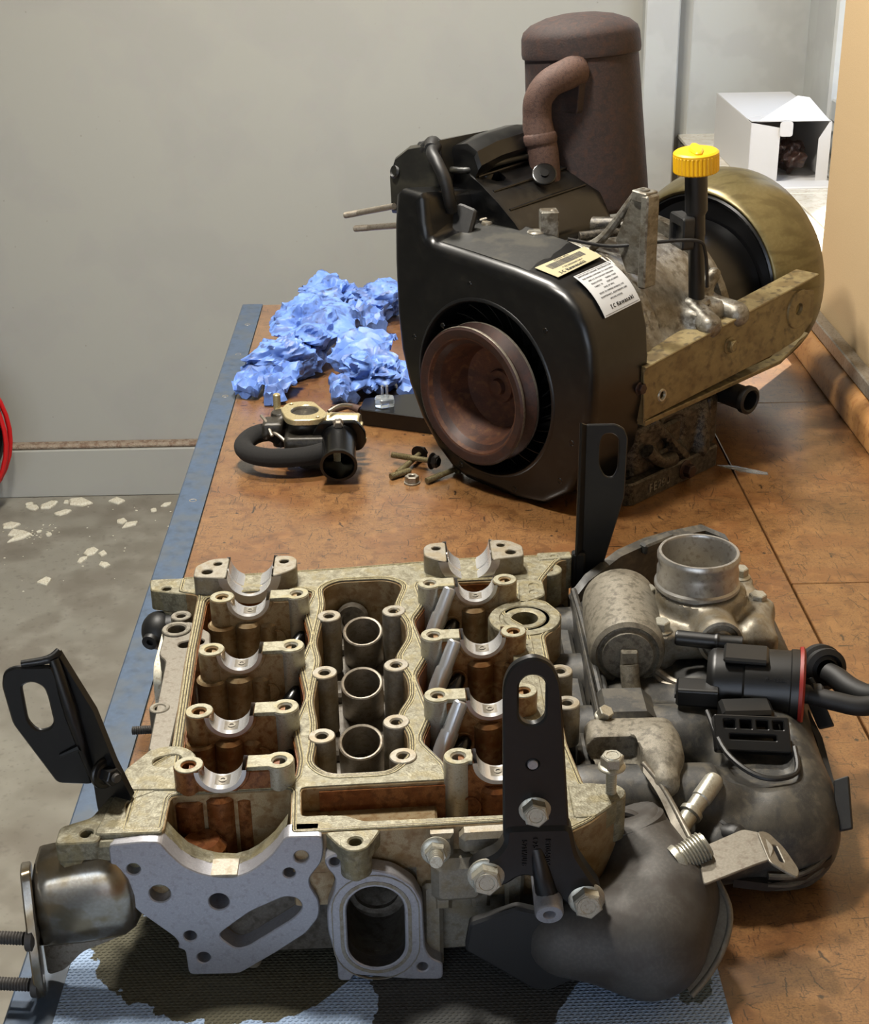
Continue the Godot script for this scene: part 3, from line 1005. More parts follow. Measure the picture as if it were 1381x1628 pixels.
	m.prism(front_at(944), P([-76, 14, 102, 14, 102, 128, -76, 128]), 0, 12, [slot(-42.5, 37, -42.5, 71, 24.5, 14)])
	for r in [[10, 14], [40, 24], [66, 30]]:
		m.prism(front_at(932), P([r[0] - 7, 60, r[0] + 7, 60, r[0] + 9, 132, r[0] - 9, 132]), 0, 16, [], 0, 3)
	m.box(Transform3D(), Vector3(22, 92, 936), Vector3(42, 40, 24), 6)
	m.box(Transform3D(), Vector3(45, 124, 938), Vector3(44, 18, 18), 4)
	obj("front_wall", m, M.cast, h)

func bead(m: MB, g: PackedVector2Array, r: float) -> void:
	var path := []
	for q in g: path.append(Vector3(q.x, 135.1, q.y))
	path.append(path[0])
	m.tube(path, r, 5, 1, false)

func grow(a: PackedVector2Array, w: float) -> PackedVector2Array:
	return MB.inset(MB.turned(a, true), -w)
func inset_hole(a: PackedVector2Array) -> PackedVector2Array:
	# the front bay opens forwards, so its hole only covers what the outline keeps
	return soft(P([-100, 1001, 96, 1001, 106, 976, 98, 951, 64, 951, -50, 953, -64, 962, -98, 964]), 4, 2)

func head_valley(h: Node3D) -> void:
	var m := mb(HF)
	m.box(Transform3D(), Vector3(-55, 66, 1188), Vector3(86, 12, 340))
	for v in [1142.0, 1045.0, 1240.0, 1330.0]:
		m.prism(front_at(v - 14), P([-96, 70, -14, 70, -18, 80, -30, 82, -80, 82, -92, 80]), 0, 28, [], 3, 3)
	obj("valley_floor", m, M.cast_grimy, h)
	for k in 4:
		var v: float = 1298 - k * 98.0
		var t := along(Vector3(-54, 72, v + 10), Vector3(0, .94, -.34), Vector3(0, 0, 1))
		m = mb(HF)
		m.lathe(t, [Vector2(16, -2), Vector2(16, 41), Vector2(16.8, 42.5), Vector2(18.4, 43), Vector2(19.6, 42), Vector2(19.6, -2)], 40)
		var tube := obj("plug_tube", m, M.steel_worn if k < 3 else M.cast, h)
		m = mb(HF)
		m.cyl(t, 16.2, -2, 4)
		obj("tube_bottom", m, M.cast_grimy, tube)
	for q in [[-86, 1284], [-87, 1177], [-86, 1073], [-23, 1288], [-22, 1184], [-23, 1089], [-18, 1037]]:
		m = mb(HF)
		boss(m, q[0], q[1], 11.5, 76, 136.5, 4.6)
		obj("bolt_boss", m, M.cast, h)
	m = mb(HF)
	m.lathe(along(Vector3(-66, 96, 1350), Vector3(0, .3, -1)), [Vector2(0, 4), Vector2(9, 4), Vector2(10, 12), Vector2(15, 13), Vector2(17, 0)], 24)
	obj("sensor_port", m, M.cast_grimy, h)

# upright round boss with a drilled, countersunk hole
func boss(m: MB, u: float, v: float, r: float, y0: float, y1: float, hole: float) -> void:
	var t := up_at() * Transform3D(Basis(), Vector3(u, v, 0))
	m.lathe(t, [Vector2(0, y1 - 34), Vector2(hole, y1 - 34), Vector2(hole, y1 - 1.3), Vector2(hole + 1.3, y1), Vector2(r - .8, y1), Vector2(r, y1 - .8), Vector2(r, y0)], 26)

func pedestal(h: Node3D, uc: float, v: float, uL: float, uR: float, rs: float, look: String, side: int) -> void:
	var root := obj("bearing_pedestal", pedestal_web(uc, v, uL, uR, rs), M[look], h)
	# bolt columns with bright milled tops
	var m: MB
	var outer := uL if side > 0 else uR
	for u in [uL, uR]:
		m = mb(HF)
		boss(m, u, v, 12, 62, 155, 5)
		obj("bolt_column", m, M[look] if u == outer else M.zinc, root)
	m = mb(HF)
	m.cyl(up_at() * Transform3D(Basis(), Vector3(outer - side * 1.0, v - 3, 0)), 14.5, 60, 128, 2)
	obj("oiled_column", m, M[look], root)
	for q in [[uL, uc - rs - 3.5, -1], [uR, uc + rs + 3.5, 1]]:
		m = mb(HF)
		var pad := joined(rrect(minf(q[0], q[1]), v - 8.5, maxf(q[0], q[1]), v + 8.5, .5, 1), [circ(q[0], v, 11.6, 24)])
		m.prism(up_at(), pad, 152, 155.5, [circ(q[0], v, 6.2, 18)], .4)
		obj("milled_face", m, M.milled_tan, root)
	# polished half bearing
	m = mb(HF)
	m.lathe(front_at(v) * Transform3D(Basis(), Vector3(uc, 155.3, 0)), [Vector2(rs, -12), Vector2(rs, 9), Vector2(rs + 3.6, 9), Vector2(rs + 3.6, -12), Vector2(rs, -12)], 26, PI, TAU)
	obj("half_bearing", m, M.polished, root)
	m = mb(HF)
	m.lathe(front_at(v) * Transform3D(Basis(), Vector3(uc, 155.3, 0)), [Vector2(rs - .15, -6), Vector2(rs - .15, 7)], 8, PI * 1.5 - .36, PI * 1.5 + .36)
	m.ring(along(Vector3(uc, 155.3 - rs, v + 1), Vector3(0, 1, 0)), 1.8, 3.4, .2, .9)
	obj("oil_groove_tone", m, M.steel_dull, root)  # duller grey strip on the bearing; recess darkness put into its colour
	# cast ring mark and dark rocker pocket on the face
	m = mb(HF)
	m.ring(front_at(v - 10.2) * Transform3D(Basis(), Vector3(uc + side * 24, 112, 0)), 8.2, 10.2, -.7, 1, .4)
	obj("cast_mark", m, M[look], root)
	var pu := uc + (45.0 if side > 0 else -27.0)
	if v > 1050:
		m = mb(HF)
		m.tube([Vector3(pu + 6, 116, v - 11), Vector3(pu - 1, 108, v - 22), Vector3(pu - 8, 94, v - 32)], [5.0, 8.5, 7.0], 12, 5)
		m.ball(Transform3D(Basis(), Vector3(pu + 4, 102, v - 27)), Vector3(7, 9, 8), 12)
		m.cyl(along(Vector3(pu - 12, 94, v - 32), Vector3(1, 0, 0)), 7, 0, 22, 1.5, 18)
		obj("rocker_arm", m, M.gloss_black, root)
	if side < 0 and v > 1050:
		m = mb(HF)
		var a := Vector3(uc - 25, 152, v - 6)
		var b := Vector3(uc - 46, 104, v - 26)
		var t := along(b, a - b)
		var l := a.distance_to(b)
		m.lathe(t, [Vector2(0, 0), Vector2(7.6, 0), Vector2(8.4, 2), Vector2(8.4, l * .50), Vector2(7.2, l * .53), Vector2(7.2, l - 1.5), Vector2(6, l), Vector2(0, l)], 22)
		obj("lash_adjuster", m, M.polished, root)

func pedestal_web(uc: float, v: float, uL: float, uR: float, rs: float) -> MB:
	var pts := PackedVector2Array([Vector2(uL, 60), Vector2(uR, 60), Vector2(uR, 152), Vector2(uc + rs + 3, 152)])
	for i in 15:
		var a := -PI * i / 14
		pts.append(Vector2(uc, 153) + Vector2.from_angle(a) * (rs + 2.6))
	pts.append(Vector2(uc - rs - 3, 152)); pts.append(Vector2(uL, 152))
	var m := mb(HF)
	m.prism(front_at(v - 9.5), pts, 0, 19, [], 1, 1)
	# swollen flank below the bearing and scallops beside it
	m.cyl(up_at() * Transform3D(Basis(), Vector3(uc - 2, v - 5, 0)), 13, 60, 131, 3)
	m.cyl(up_at() * Transform3D(Basis(), Vector3(uc + 17, v - 3, 0)), 10.5, 60, 129, 3)
	m.lathe(front_at(v) * Transform3D(Basis(), Vector3(uc, 155, 0)), [Vector2(rs + 2, -10.5), Vector2(rs + 6, -10.5), Vector2(rs + 8, -8), Vector2(rs + 8, 6)], 20, PI + .1, TAU - .1)
	return m

func rear_bearing(h: Node3D, uc: float, v: float, side: int) -> void:
	var rs := 22.0
	var m := mb(HF)
	var l := soft(P([-56, -18, -23, -24, -23, 20, -26, 22, -42, 20, -56, 6]), 5)
	var r := soft(P([23, -24, 34, -18, 46, -8, 46, 12, 40, 20, 23, 22]), 5)
	for w in [l, r]:
		var q := PackedVector2Array()
		for a in w: q.append(Vector2(uc + a.x * side, v + a.y))
		m.prism(up_at(), q, 70, 155, [circ(uc - 34 * side, v + 9, 4.2), circ(uc - 43 * side, v - 8, 5.4)] if w == l else [circ(uc + 33 * side, v + 8, 4.6)], .8)
	var pts := PackedVector2Array([Vector2(uc - 26, 66), Vector2(uc + 26, 66), Vector2(uc + 26, 150)])
	for i in 15: pts.append(Vector2(uc, 153) + Vector2.from_angle(-PI * i / 14) * (rs + 2.5))
	pts.append(Vector2(uc - 26, 150))
	m.prism(front_at(v - 18), pts, 0, 38, [], 1, 1)
	var root := obj("rear_bearing_pedestal", m, M.cast, h)
	m = mb(HF)
	m.lathe(front_at(v) * Transform3D(Basis(), Vector3(uc, 155.4, 0)), [Vector2(rs, -24), Vector2(rs, -8), Vector2(rs + 1, -7), Vector2(rs + 1, -4), Vector2(rs, -3), Vector2(rs, 22), Vector2(rs + 4, 22)], 30, PI, TAU)
	m.lathe(front_at(v) * Transform3D(Basis(), Vector3(uc, 155.4, 0)), [Vector2(rs, -24), Vector2(rs + 9, -23), Vector2(rs + 10, -20), Vector2(rs + 10, -12)], 30, PI + .05, TAU - .05)
	obj("half_bearing", m, M.polished, root)
	m = mb(HF)
	m.lathe(front_at(v) * Transform3D(Basis(), Vector3(uc, 155.4, 0)), [Vector2(rs - .2, -14), Vector2(rs - .2, 12)], 8, PI * 1.5 - .33, PI * 1.5 + .33)
	obj("oil_groove_tone", m, M.steel_dull, root)  # rear bearing strip: dark recess painted in as duller grey, not cut

func head_outside(h: Node3D) -> void:
	# lugs and bosses along the left flank
	var m := mb(HF)
	m.prism(up_at(), soft(P([-272, 1384, -268, 1360, -240, 1350, -214, 1346, -214, 1384]), 4), 112, 134, [circ(-252, 1362, 4.5)], 1)
	m.prism(up_at(), soft(P([-262, 1382, -256, 1352, -238, 1348, -238, 1380]), 6), 84, 112)
	obj("corner_lug", m, M.gasket, h)
	m = mb(HF)
	m.ball(Transform3D(Basis(), Vector3(-262, 92, 1352)), Vector3(18, 20, 20), 20)
	m.cyl(along(Vector3(-262, 92, 1352), Vector3(1, .05, 0)), 17, 0, 30, 2)
	m.lathe(along(Vector3(-268, 90, 1334), Vector3(-.3, -.1, -1)), [Vector2(3.5, -2), Vector2(3.5, 3), Vector2(8, 4), Vector2(9, -6)], 18)
	obj("sensor_housing", m, M.black_plastic, h, "round black sensor housing")
	m = mb(HF)
	boss(m, -233, 1283, 14, 60, 131, 8.5)
	obj("flank_boss", m, M.cast_dusty, h)
	m = mb(HF)
	boss(m, -232, 1311, 10, 60, 130, 4.4)
	obj("flank_boss", m, M.cast_dusty, h)
	m = mb(HF)
	boss(m, -231, 1142, 9, 50, 130, 4.4)
	obj("flank_boss", m, M.cast_dusty, h)
	m = mb(HF)
	m.prism(up_at(), soft(P([-246, 1290, -222, 1300, -200, 1275, -196, 1235, -214, 1228, -214, 1075, -232, 1075, -236, 1225, -244, 1236, -244, 1270]), 5), 112, 129, [circ(-233, 1283, 8.4), slot(-222, 1254, -210, 1258, 6)], 1)
	obj("flank_plate", m, M.steel_dull, h)
	m = mb(HF)
	m.prism(up_at(), joined(circ(-212, 1046, 24, 24), [P([-250, 1010, -196, 1006, -190, 1040, -200, 1062, -228, 1066, -244, 1040])]), 66, 136.4, [slot(-216, 1047, -208, 1049, 7.5), slot(-212, 1022, -194, 1024, 3)], 1)
	obj("corner_port", m, M.gasket, h)
	# side port flange with pale gasket
	m = mb(HF)
	m.prism(side_at(-252), rrect(1236, 30, 1330, 112, 20, 6), 0, 8, [rrect(1250, 44, 1316, 98, 14, 6)], 1, 1)
	obj("port_gasket", m, M.plaster, h, "pale paper gasket on the exhaust side")
	m = mb(HF)
	m.prism(side_at(-246), rrect(1240, 20, 1326, 108, 20, 6), 0, 20, [rrect(1254, 48, 1312, 94, 14, 6)], 1, 1)
	m.prism(side_at(-240), rrect(1080, 20, 1200, 104, 16, 5), 0, 20, [], 1, 3)
	obj("exhaust_flank", m, M.cast, h)
	m = mb(HF)
	m.screw(along(Vector3(-262, 92, 1166), Vector3(1, 0, 0)), 4, 0, 30)
	obj("stud", m, M.heat_steel, h)
	# right flank
	m = mb(HF)
	var t := up_at() * Transform3D(Basis(), Vector3(103, 1262, 0))
	m.lathe(t, [Vector2(13, 40), Vector2(13, 135), Vector2(14.5, 136), Vector2(20, 136), Vector2(21, 135), Vector2(24, 135), Vector2(25, 136), Vector2(34, 136), Vector2(35.5, 134), Vector2(35.5, 70)], 40)
	m.prism(up_at(), soft(P([100, 1290, 128, 1306, 128, 1340, 104, 1340]), 7), 90, 136, [circ(118, 1328, 4.6), circ(117, 1314, 4.2)], 1)
	obj("port_boss", m, M.gasket, h)
	for v in [1160.0, 1106.0]:
		m = mb(HF)
		boss(m, 126, v, 11.5, 96, 136, 4.6)
		obj("flank_boss", m, M.cast, h)
	m = mb(HF)
	m.prism(up_at(), soft(P([86, 1220, 106, 1220, 106, 1000, 86, 1000]), 3), 100, 136, [rrect(94, 1208, 101, 1228, 2), rrect(94, 1108, 101, 1130, 2), rrect(94, 1020, 101, 1046, 2)], .6)
	for q in [[1208, 1228], [1108, 1130], [1020, 1046]]: m.prism(up_at(), rrect(93, q[0], 102, q[1], 2), 135.0, 135.3)
	obj("side_rail", m, M.gasket, h)
	m = mb(HF)
	m.prism(up_at(), soft(P([128, 1384, 164, 1386, 164, 1401, 128, 1401]), 3), 100, 136, [circ(146, 1391, 3.5)], .8)
	boss(m, 137, 1366, 14, 96, 134, 4.5)
	obj("corner_lug", m, M.gasket, h)
	# right front lug with its half-screwed flange bolt
	m = mb(HF)
	m.prism(up_at(), soft(P([112, 940, 128, 940, 152, 962, 154, 980, 128, 986, 112, 984]), 4), 116, 135.8, [], 1)
	m.cyl(up_at() * Transform3D(Basis(), Vector3(145, 970, 0)), 12, 96, 136.2, 1)
	obj("front_lug", m, M.gasket, h)
	m = mb(HF)
	m.bolt(up_at(162) * Transform3D(Basis(), Vector3(145, 970, 0)), 16, 9, 11, 4.4, 30)
	obj("flange_bolt", m, M.zinc, h)
	m = mb(HF)
	m.prism(up_at(), soft(P([-80, 941, -68, 922, -58, 915, -46, 920, -36, 941]), 5), 122, 135.3, [circ(-56, 927, 5)], 1)
	boss(m, -56, 927, 12, 108, 135.6, 5)
	obj("bolt_boss", m, M.gasket, h)
	# left front ear
	m = mb(HF)
	m.prism(up_at(), soft(P([-284, 946, -252, 946, -244, 990, -250, 1010, -262, 978, -284, 968]), 4), 118, 134, [circ(-262, 958, 5)], 1)
	m.box(Transform3D(), Vector3(-272, 108, 954), Vector3(22, 24, 16), 4)
	m.box(Transform3D(), Vector3(-250, 114, 956), Vector3(24, 34, 18), 3)
	m.prism(up_at(), soft(P([-256, 954, -205, 952, -204, 958, -232, 966, -238, 994, -214, 1008, -214, 1016, -246, 1016]), 5), 84, 135.4, [], 1)
	obj("front_ear", m, M.gasket, h)

func front_plate(h: Node3D) -> void:
	var arc := [[-203, 133], [-200, 131], [-193, 120], [-185, 110], [-174, 103], [-162, 99], [-148, 98], [-138, 101], [-130, 106], [-122, 113], [-116, 119], [-109, 129], [-105, 135]]
	var pts := PackedVector2Array()
	for q in [[-240, 131], [-240, 106], [-236, 88], [-223, 67], [-197, 41], [-194, 34], [-196, 30], [-190, 28], [-189, 3], [-149, 3], [-118, 24], [-94, 42], [-84, 56], [-82, 66], [-83, 76], [-89, 88], [-89, 96], [-79, 110], [-77, 120], [-77, 135]]: pts.append(Vector2(q[0], q[1]))
	arc.reverse()
	for q in arc: pts.append(Vector2(q[0], q[1]))
	pts.append(Vector2(-214, 133.4))
	pts = soft(pts, 4, 2)
	var sl := soft(P([-152, 52, -136, 65, -108, 79, -98, 76, -95, 67, -103, 57, -141, 30, -150, 28, -164, 42]), 6, 3)
	var holes := [circ(-223, 108, 5.2), circ(-205, 84, 8.2), circ(-160, 75, 7.8), circ(-185, 42, 5), circ(-176, 20, 5.4), circ(-94, 116, 5.6), circ(-104, 101, 4.6), sl]
	var m := mb(BF)
	m.prism(front_at(935), pts, 0, 16, holes, 0, .9)
	var root := obj("timing_face", m, M.machined, h, "bare milled timing cover face")
	# drilled depths and the walls of the slot
	for q in [[-223, 108, 5.2], [-205, 84, 8.2], [-160, 75, 7.8], [-185, 42, 5], [-176, 20, 5.4], [-94, 116, 5.6], [-104, 101, 4.6]]:
		m = mb(BF)
		m.lathe(front_at(936) * Transform3D(Basis(), Vector3(q[0], q[1], 0)), [Vector2(q[2] - .15, 1.5), Vector2(q[2] - .15, 40), Vector2(0, 42)], 20)
		obj("drilled_hole", m, M.machined, root)
	m = mb(BF)
	m.prism(front_at(951), grow(sl, 3), 0, 40, [sl], 0, 0, true, true)
	m.prism(front_at(991), grow(sl, 3), 0, 2)
	obj("slot_wall", m, M.cast_tan, root)
	m = mb(BF)
	m.prism(front_at(972), P([-150, 20, -130, 20, -130, 70, -150, 70]), 0, 10)
	obj("slot_web", m, M.cast_tan, root)
	# machined lip of the half-round opening
	m = mb(BF)
	var lip := PackedVector2Array()
	for q in arc: lip.append(Vector2(q[0], q[1]))
	for i in range(arc.size() - 1, -1, -1): lip.append(Vector2(arc[i][0], arc[i][1] - 9))
	m.prism(front_at(950), lip, 0, 16, [], 1)
	obj("half_round_lip", m, M.gasket, root)
	m = mb(BF)
	m.box(Transform3D(), Vector3(-156, 97.5, 946), Vector3(24, 5, 21), .6)
	obj("oil_notch", m, M.cast, root)
	m = mb(BF)
	m.prism(front_at(951), grow(P([-236, 92, -190, 38, -188, 8, -152, 8, -96, 48, -86, 72, -84, 108, -100, 112, -118, 102, -130, 96, -148, 90, -162, 90, -180, 96, -198, 110, -238, 112]), -1), 0, 14, [grow(sl, 3.2), circ(-205, 84, 8.6), circ(-160, 75, 8.2), circ(-185, 42, 5.4), circ(-176, 20, 5.8)])
	m.screw(along(Vector3(-139, 10, 948), Vector3(0, -1, .1)), 7, 0, 8)
	obj("face_backing", m, M.cast, root)

func coolant_outlet(h: Node3D) -> void:
	var o := soft(P([-71, 124, -64, 127, -60, 118, -60, 110, -40, 110, -24, 106, -9, 94, -2, 78, -1, 32, 4, 22, 13, 18, 13, 1, -14, 2, -58, 8, -60, 2, -70, 2, -70, 20, -76, 52, -76, 72, -69, 92, -68, 104, -74, 112, -76, 120]), 5, 3)
	var i := slot(-38.5, 37, -38.5, 71, 22.5, 14)
	var m := mb(BF)
	m.prism(front_at(925), o, 0, 14, [grow(i, 0), circ(-3, 14, 4.4), circ(-68, 118, 4)], 0, 1)
	var root := obj("coolant_outlet", m, M.machined, h, "grey outlet flange with an oval opening")
	m = mb(BF)
	m.prism(front_at(924.6), grow(i, 5.4), 0, 2, [grow(i, 2.6)])
	m.prism(front_at(924.4), grow(i, 11.6), 0, 2, [grow(i, 10.8)])
	obj("seal_groove", m, M.cast, root)
	m = mb(BF)
	m.prism(front_at(926), grow(i, 3), 0, 90, [i])
	m.prism(front_at(985), grow(i, 2), 0, 3)
	m.ring(front_at(955) * Transform3D(Basis(), Vector3(-38.5, 66, 0)), 18, 22.6, 0, 4)
	obj("outlet_bore", m, M.cast_grimy, root)
	m = mb(BF)
	var secs := []
	for q in [[939, 8.0], [948, 13.0], [956, 10.0], [975, 7.0]]:
		secs.append(loop3(front_at(q[0]), grow(i, q[1])))
	m.loft(secs, false, false)
	m.box(Transform3D(), Vector3(6, 43, 942), Vector3(16, 82, 10), 3)
	obj("outlet_neck", m, M.cast, root)

func front_bracket(h: Node3D) -> void:
	# forged black lifting eye over the front rail
	var t := frame(Vector3(0, 0, 908), Vector3(1, 0, 0), Vector3(0, 1, 0), Vector3(0, 0, 1))
	var up := soft(P([59, 140, 58, 282, 64, 297, 79, 304, 92, 298, 99, 282, 109, 140]), 12, 4)
	var m := mb(BF)
	m.prism(t, up, 0, 8, [slot(79, 257, 79, 279, 9.5, 12), circ(80, 214, 4)], 1.5, 1.5)
	var root := obj("lifting_eye", m, M.black_paint, h, "black forged lifting eye on the front rail")
	m = mb(BF)
	m.prism(front_at(905), soft(P([60, 160, 60, 146, 54, 136, 42, 130, 33, 122, 34, 110, 46, 104, 60, 106, 72, 116, 84, 114, 96, 100, 108, 86, 121, 80, 132, 86, 134, 100, 124, 116, 114, 134, 109, 160]), 6, 3), 0, 18, [], 3, 3)
	obj("bracket_foot", m, M.black_paint, root)
	m = mb(BF)
	m.tube([Vector3(84, 140, 910), Vector3(88, 118, 906), Vector3(92, 100, 908)], [6.0, 7.0, 9.0], 12, 5)
	obj("rib", m, M.black_paint, root)
	m = mb(BF)
	m.lathe(along(Vector3(93, 98, 928), Vector3(0, -.25, -1)), [Vector2(11.5, -10), Vector2(11, 34), Vector2(10, 36), Vector2(5, 36), Vector2(4, 34), Vector2(4, 20), Vector2(0, 20)], 28)
	obj("standoff", m, M.machined, root, "round standoff with a bare drilled end")
	m = mb(BF)
	m.cyl(along(Vector3(80, 214, 912), Vector3(0, 0, -1)), 3.9, -2, 5, .5, 14)
	obj("rivet", m, M.machined, root)
	for q in [[82, 175, 907, 17.0], [46, 118, 904, 20.0], [122, 94, 904, 20.0]]:
		m = mb(BF)
		m.bolt(along(Vector3(q[0], q[1], q[2]), Vector3(0, .12, -1), Vector3(.3, 1, 0)), q[3], 10, q[3] * .70, 6, 10)
		obj("flange_bolt", m, M.zinc, root)
	m = mb(BF)
	m.bolt(along(Vector3(9, 128, 922), Vector3(0, .2, -1), Vector3(.2, 1, 0)), 15, 8, 11.5, 5, 10, false)
	m.screw(along(Vector3(9, 129, 920), Vector3(0, .2, -1)), 5.6, 0, 17)
	obj("stud_nut", m, M.zinc, h)
	for q in [["571WUF8", 74.5, 138.0], ["C25", 82.5, 147.0], ["R1055104", 92.0, 138.0]]:
		letters("raised_marking", q[0], Transform3D(Basis(Vector3(0, -1, 0), Vector3(1, 0, 0), Vector3(0, 0, 1)), BF * Vector3(q[1], q[2], 904.4)), 5.4, .8, M.black_paint, root)

func plate3(m: MB, pts: Array, th: float, holes: Array = [], b := 1.0, r := 0.0) -> void:
	# a flat plate through 3-D corners (first three span it), grown by th along its normal
	var o: Vector3 = pts[0]
	var ex: Vector3 = (pts[1] - o).normalized()
	var n := ex.cross(pts[2] - o).normalized()
	var t := frame(o, ex, n.cross(ex), n)
	var inv := t.affine_inverse()
	var poly := PackedVector2Array()
	for q in pts:
		var w: Vector3 = inv * q
		poly.append(Vector2(w.x, w.y))
	if r > 0: poly = soft(poly, r, 3)
	var hh := []
	for g in holes:
		var hp := PackedVector2Array()
		for q in g:
			var w: Vector3 = inv * q
			hp.append(Vector2(w.x, w.y))
		hh.append(soft(hp, r * 2, 3))
	m.prism(t, poly, -th / 2, th / 2, hh, b, b)

func left_eye(h: Node3D) -> void:
	var m := mb(BF)
	var d := 1000.0
	var f0 := Vector3(-281, 252, d); var f1 := Vector3(-262, 143, d)
	plate3(m, [Vector3(-290, 145, d), f1, f0, Vector3(-311, 252, d), Vector3(-319, 248, d), Vector3(-322, 236, d), Vector3(-318, 201, d)], 5, [[Vector3(-307, 236, d), Vector3(-298, 239, d), Vector3(-290, 234, d), Vector3(-288, 226, d), Vector3(-286, 202, d), Vector3(-290, 196, d), Vector3(-299, 194, d), Vector3(-306, 203, d)]], 1.4, 4)
	var root := obj("lifting_eye", m, M.black_paint, h, "folded black sheet lifting eye on the left front corner")
	m = mb(BF)
	var sk := Vector3(0, 0, 5)
	m.loft([PackedVector3Array([f0, f0 + sk, Vector3(-276, 260, d + 10), Vector3(-278, 258, d + 6)]), PackedVector3Array([f0.lerp(f1, .45), f0.lerp(f1, .45) + sk, Vector3(-252, 212, d + 2), Vector3(-254, 211, d - 3)]), PackedVector3Array([f1, f1 + sk, Vector3(-238, 172, d - 10), Vector3(-240, 171, d - 15)]), PackedVector3Array([Vector3(-262, 120, d + 2), Vector3(-260, 120, d + 7), Vector3(-228, 140, d - 10), Vector3(-230, 139, d - 15)]), PackedVector3Array([Vector3(-260, 92, d + 4), Vector3(-258, 92, d + 9), Vector3(-240, 112, d - 2), Vector3(-242, 111, d - 7)])])
	m.tube([f0 + Vector3(0, 4, 3), f0.lerp(f1, .4) + Vector3(2, 0, -1), f1 + Vector3(0, 2, 1)], [4.0, 6.0, 3.0], 12, 5)
	m.tube([f0 + Vector3(-24, 2, 0), f0 + Vector3(-4, 4, 2), Vector3(-277, 260, d + 8)], [2.6, 3.4, 3.0], 10, 4)
	m.tube([Vector3(-284, 172, d - 3), Vector3(-268, 180, d - 4)], [2.0, 3.2], 8, 1)
	obj("folded_wing", m, M.black_paint, root)
	m = mb(BF)
	m.lathe(along(Vector3(-250, 160, d - 10), Vector3(.75, .1, -.66)), [Vector2(0, 0), Vector2(13, 0), Vector2(13, 2), Vector2(12, 3), Vector2(0, 3)], 26)
	m.bolt(along(Vector3(-248, 160, d - 12), Vector3(.75, .1, -.66)), 13, 11, 10, 0, 0, false)
	obj("flange_nut", m, M.black_paint, root)
	m = mb(BF)
	m.screw(along(Vector3(-240, 161.2, d - 19), Vector3(.75, .1, -.66)), 4, -4, 4)
	obj("stud", m, M.heat_steel, root)

func rear_eye(h: Node3D) -> void:
	# tall thin lifting plate standing at the right rear corner
	var m := mb(BF)
	plate3(m, [Vector3(172, 84, 1408), Vector3(185, 84, 1408), Vector3(214, 200, 1408), Vector3(215, 266, 1408), Vector3(211, 276, 1408), Vector3(202, 281, 1408), Vector3(172, 281, 1408)], 4, [[Vector3(190, 271, 1408), Vector3(201, 271, 1408), Vector3(206, 264, 1408), Vector3(206, 232, 1408), Vector3(201, 222, 1408), Vector3(193, 224, 1408), Vector3(187, 236, 1408), Vector3(187, 260, 1408)]], 1, 3)
	var root := obj("lifting_eye", m, M.black_paint, h, "tall black sheet lifting eye at the right rear corner")
	m = mb(BF)
	plate3(m, [Vector3(172, 84, 1408), Vector3(172, 281, 1408), Vector3(166, 286, 1400), Vector3(166, 84, 1396)], 3.5, [], .8)
	m.box(Transform3D(), Vector3(168, 110, 1404), Vector3(14, 60, 12), 2)
	obj("folded_wing", m, M.black_paint, root)

func heat_shield(h: Node3D) -> void:
	# bright pressed shield and its stud flange on the left front
	var m := mb(BF, 60.0)
	var secs := []
	for q in [[-302, 103, 30, 0], [-298, 107, 33, 6], [-288, 110, 35, 8], [-268, 115, 37, 8], [-250, 118, 40, 8], [-236, 114, 43, 6], [-228, 104, 48, 0], [-224, 94, 54, -10]]:
		var s := PackedVector3Array()
		# profile from the far top edge over the rounded shoulder down the front and back underneath
		for w in [[1.06, 34.0], [1.04, 14.0], [.97, 4.0], [.86, 0.0], [.7, -3.0], [.5, -3.0], [.28, -2.0], [.10, 1.0], [.0, 8.0], [-.02, 30.0], [.1, 36.0], [.9, 38.0]]:
			s.append(Vector3(q[0], lerpf(q[2], q[1], w[0]), 933 - q[3] * .6 + w[1]))
		secs.append(s)
	m.loft(secs)
	var root := obj("heat_shield", m, M.shield, h, "bright pressed sheet heat shield")
	m = mb(BF)
	m.prism(front_at(938), soft(P([-302, 46, -250, 44, -238, 42, -250, 36, -272, 26, -288, 8, -302, 3]), 5), 0, 3, [], .8, .8)
	obj("shield_skirt", m, M.steel_worn, root)
	# upright flange seen nearly edge on
	m = mb(BF)
	var f := frame(Vector3(-304, 0, 928), Vector3(.22, 0, -.97), Vector3(-.02, 1, .12), Vector3(.97, 0, .22))
	m.prism(f, soft(P([-16, 104, 10, 110, 20, 84, 26, 46, 25, 14, 16, 2, 2, 2, -8, 30, -16, 70]), 7, 3), -5, 3, [], 1.2, 1.2)
	var fl := obj("stud_flange", m, M.shield, h)
	for y in [58.0, 16.0]:
		m = mb(BF)
		m.screw(along(Vector3(-309, y, 912 + y * .1), Vector3(-1, 0, .1)), 5.2, 0, 34, 2.4)
		m.lathe(along(Vector3(-303, y, 912 + y * .1), Vector3(1, 0, -.1)), [Vector2(10, -3), Vector2(10, 2), Vector2(6, 4), Vector2(0, 4)], 20)
		obj("stud", m, M.heat_steel, fl)

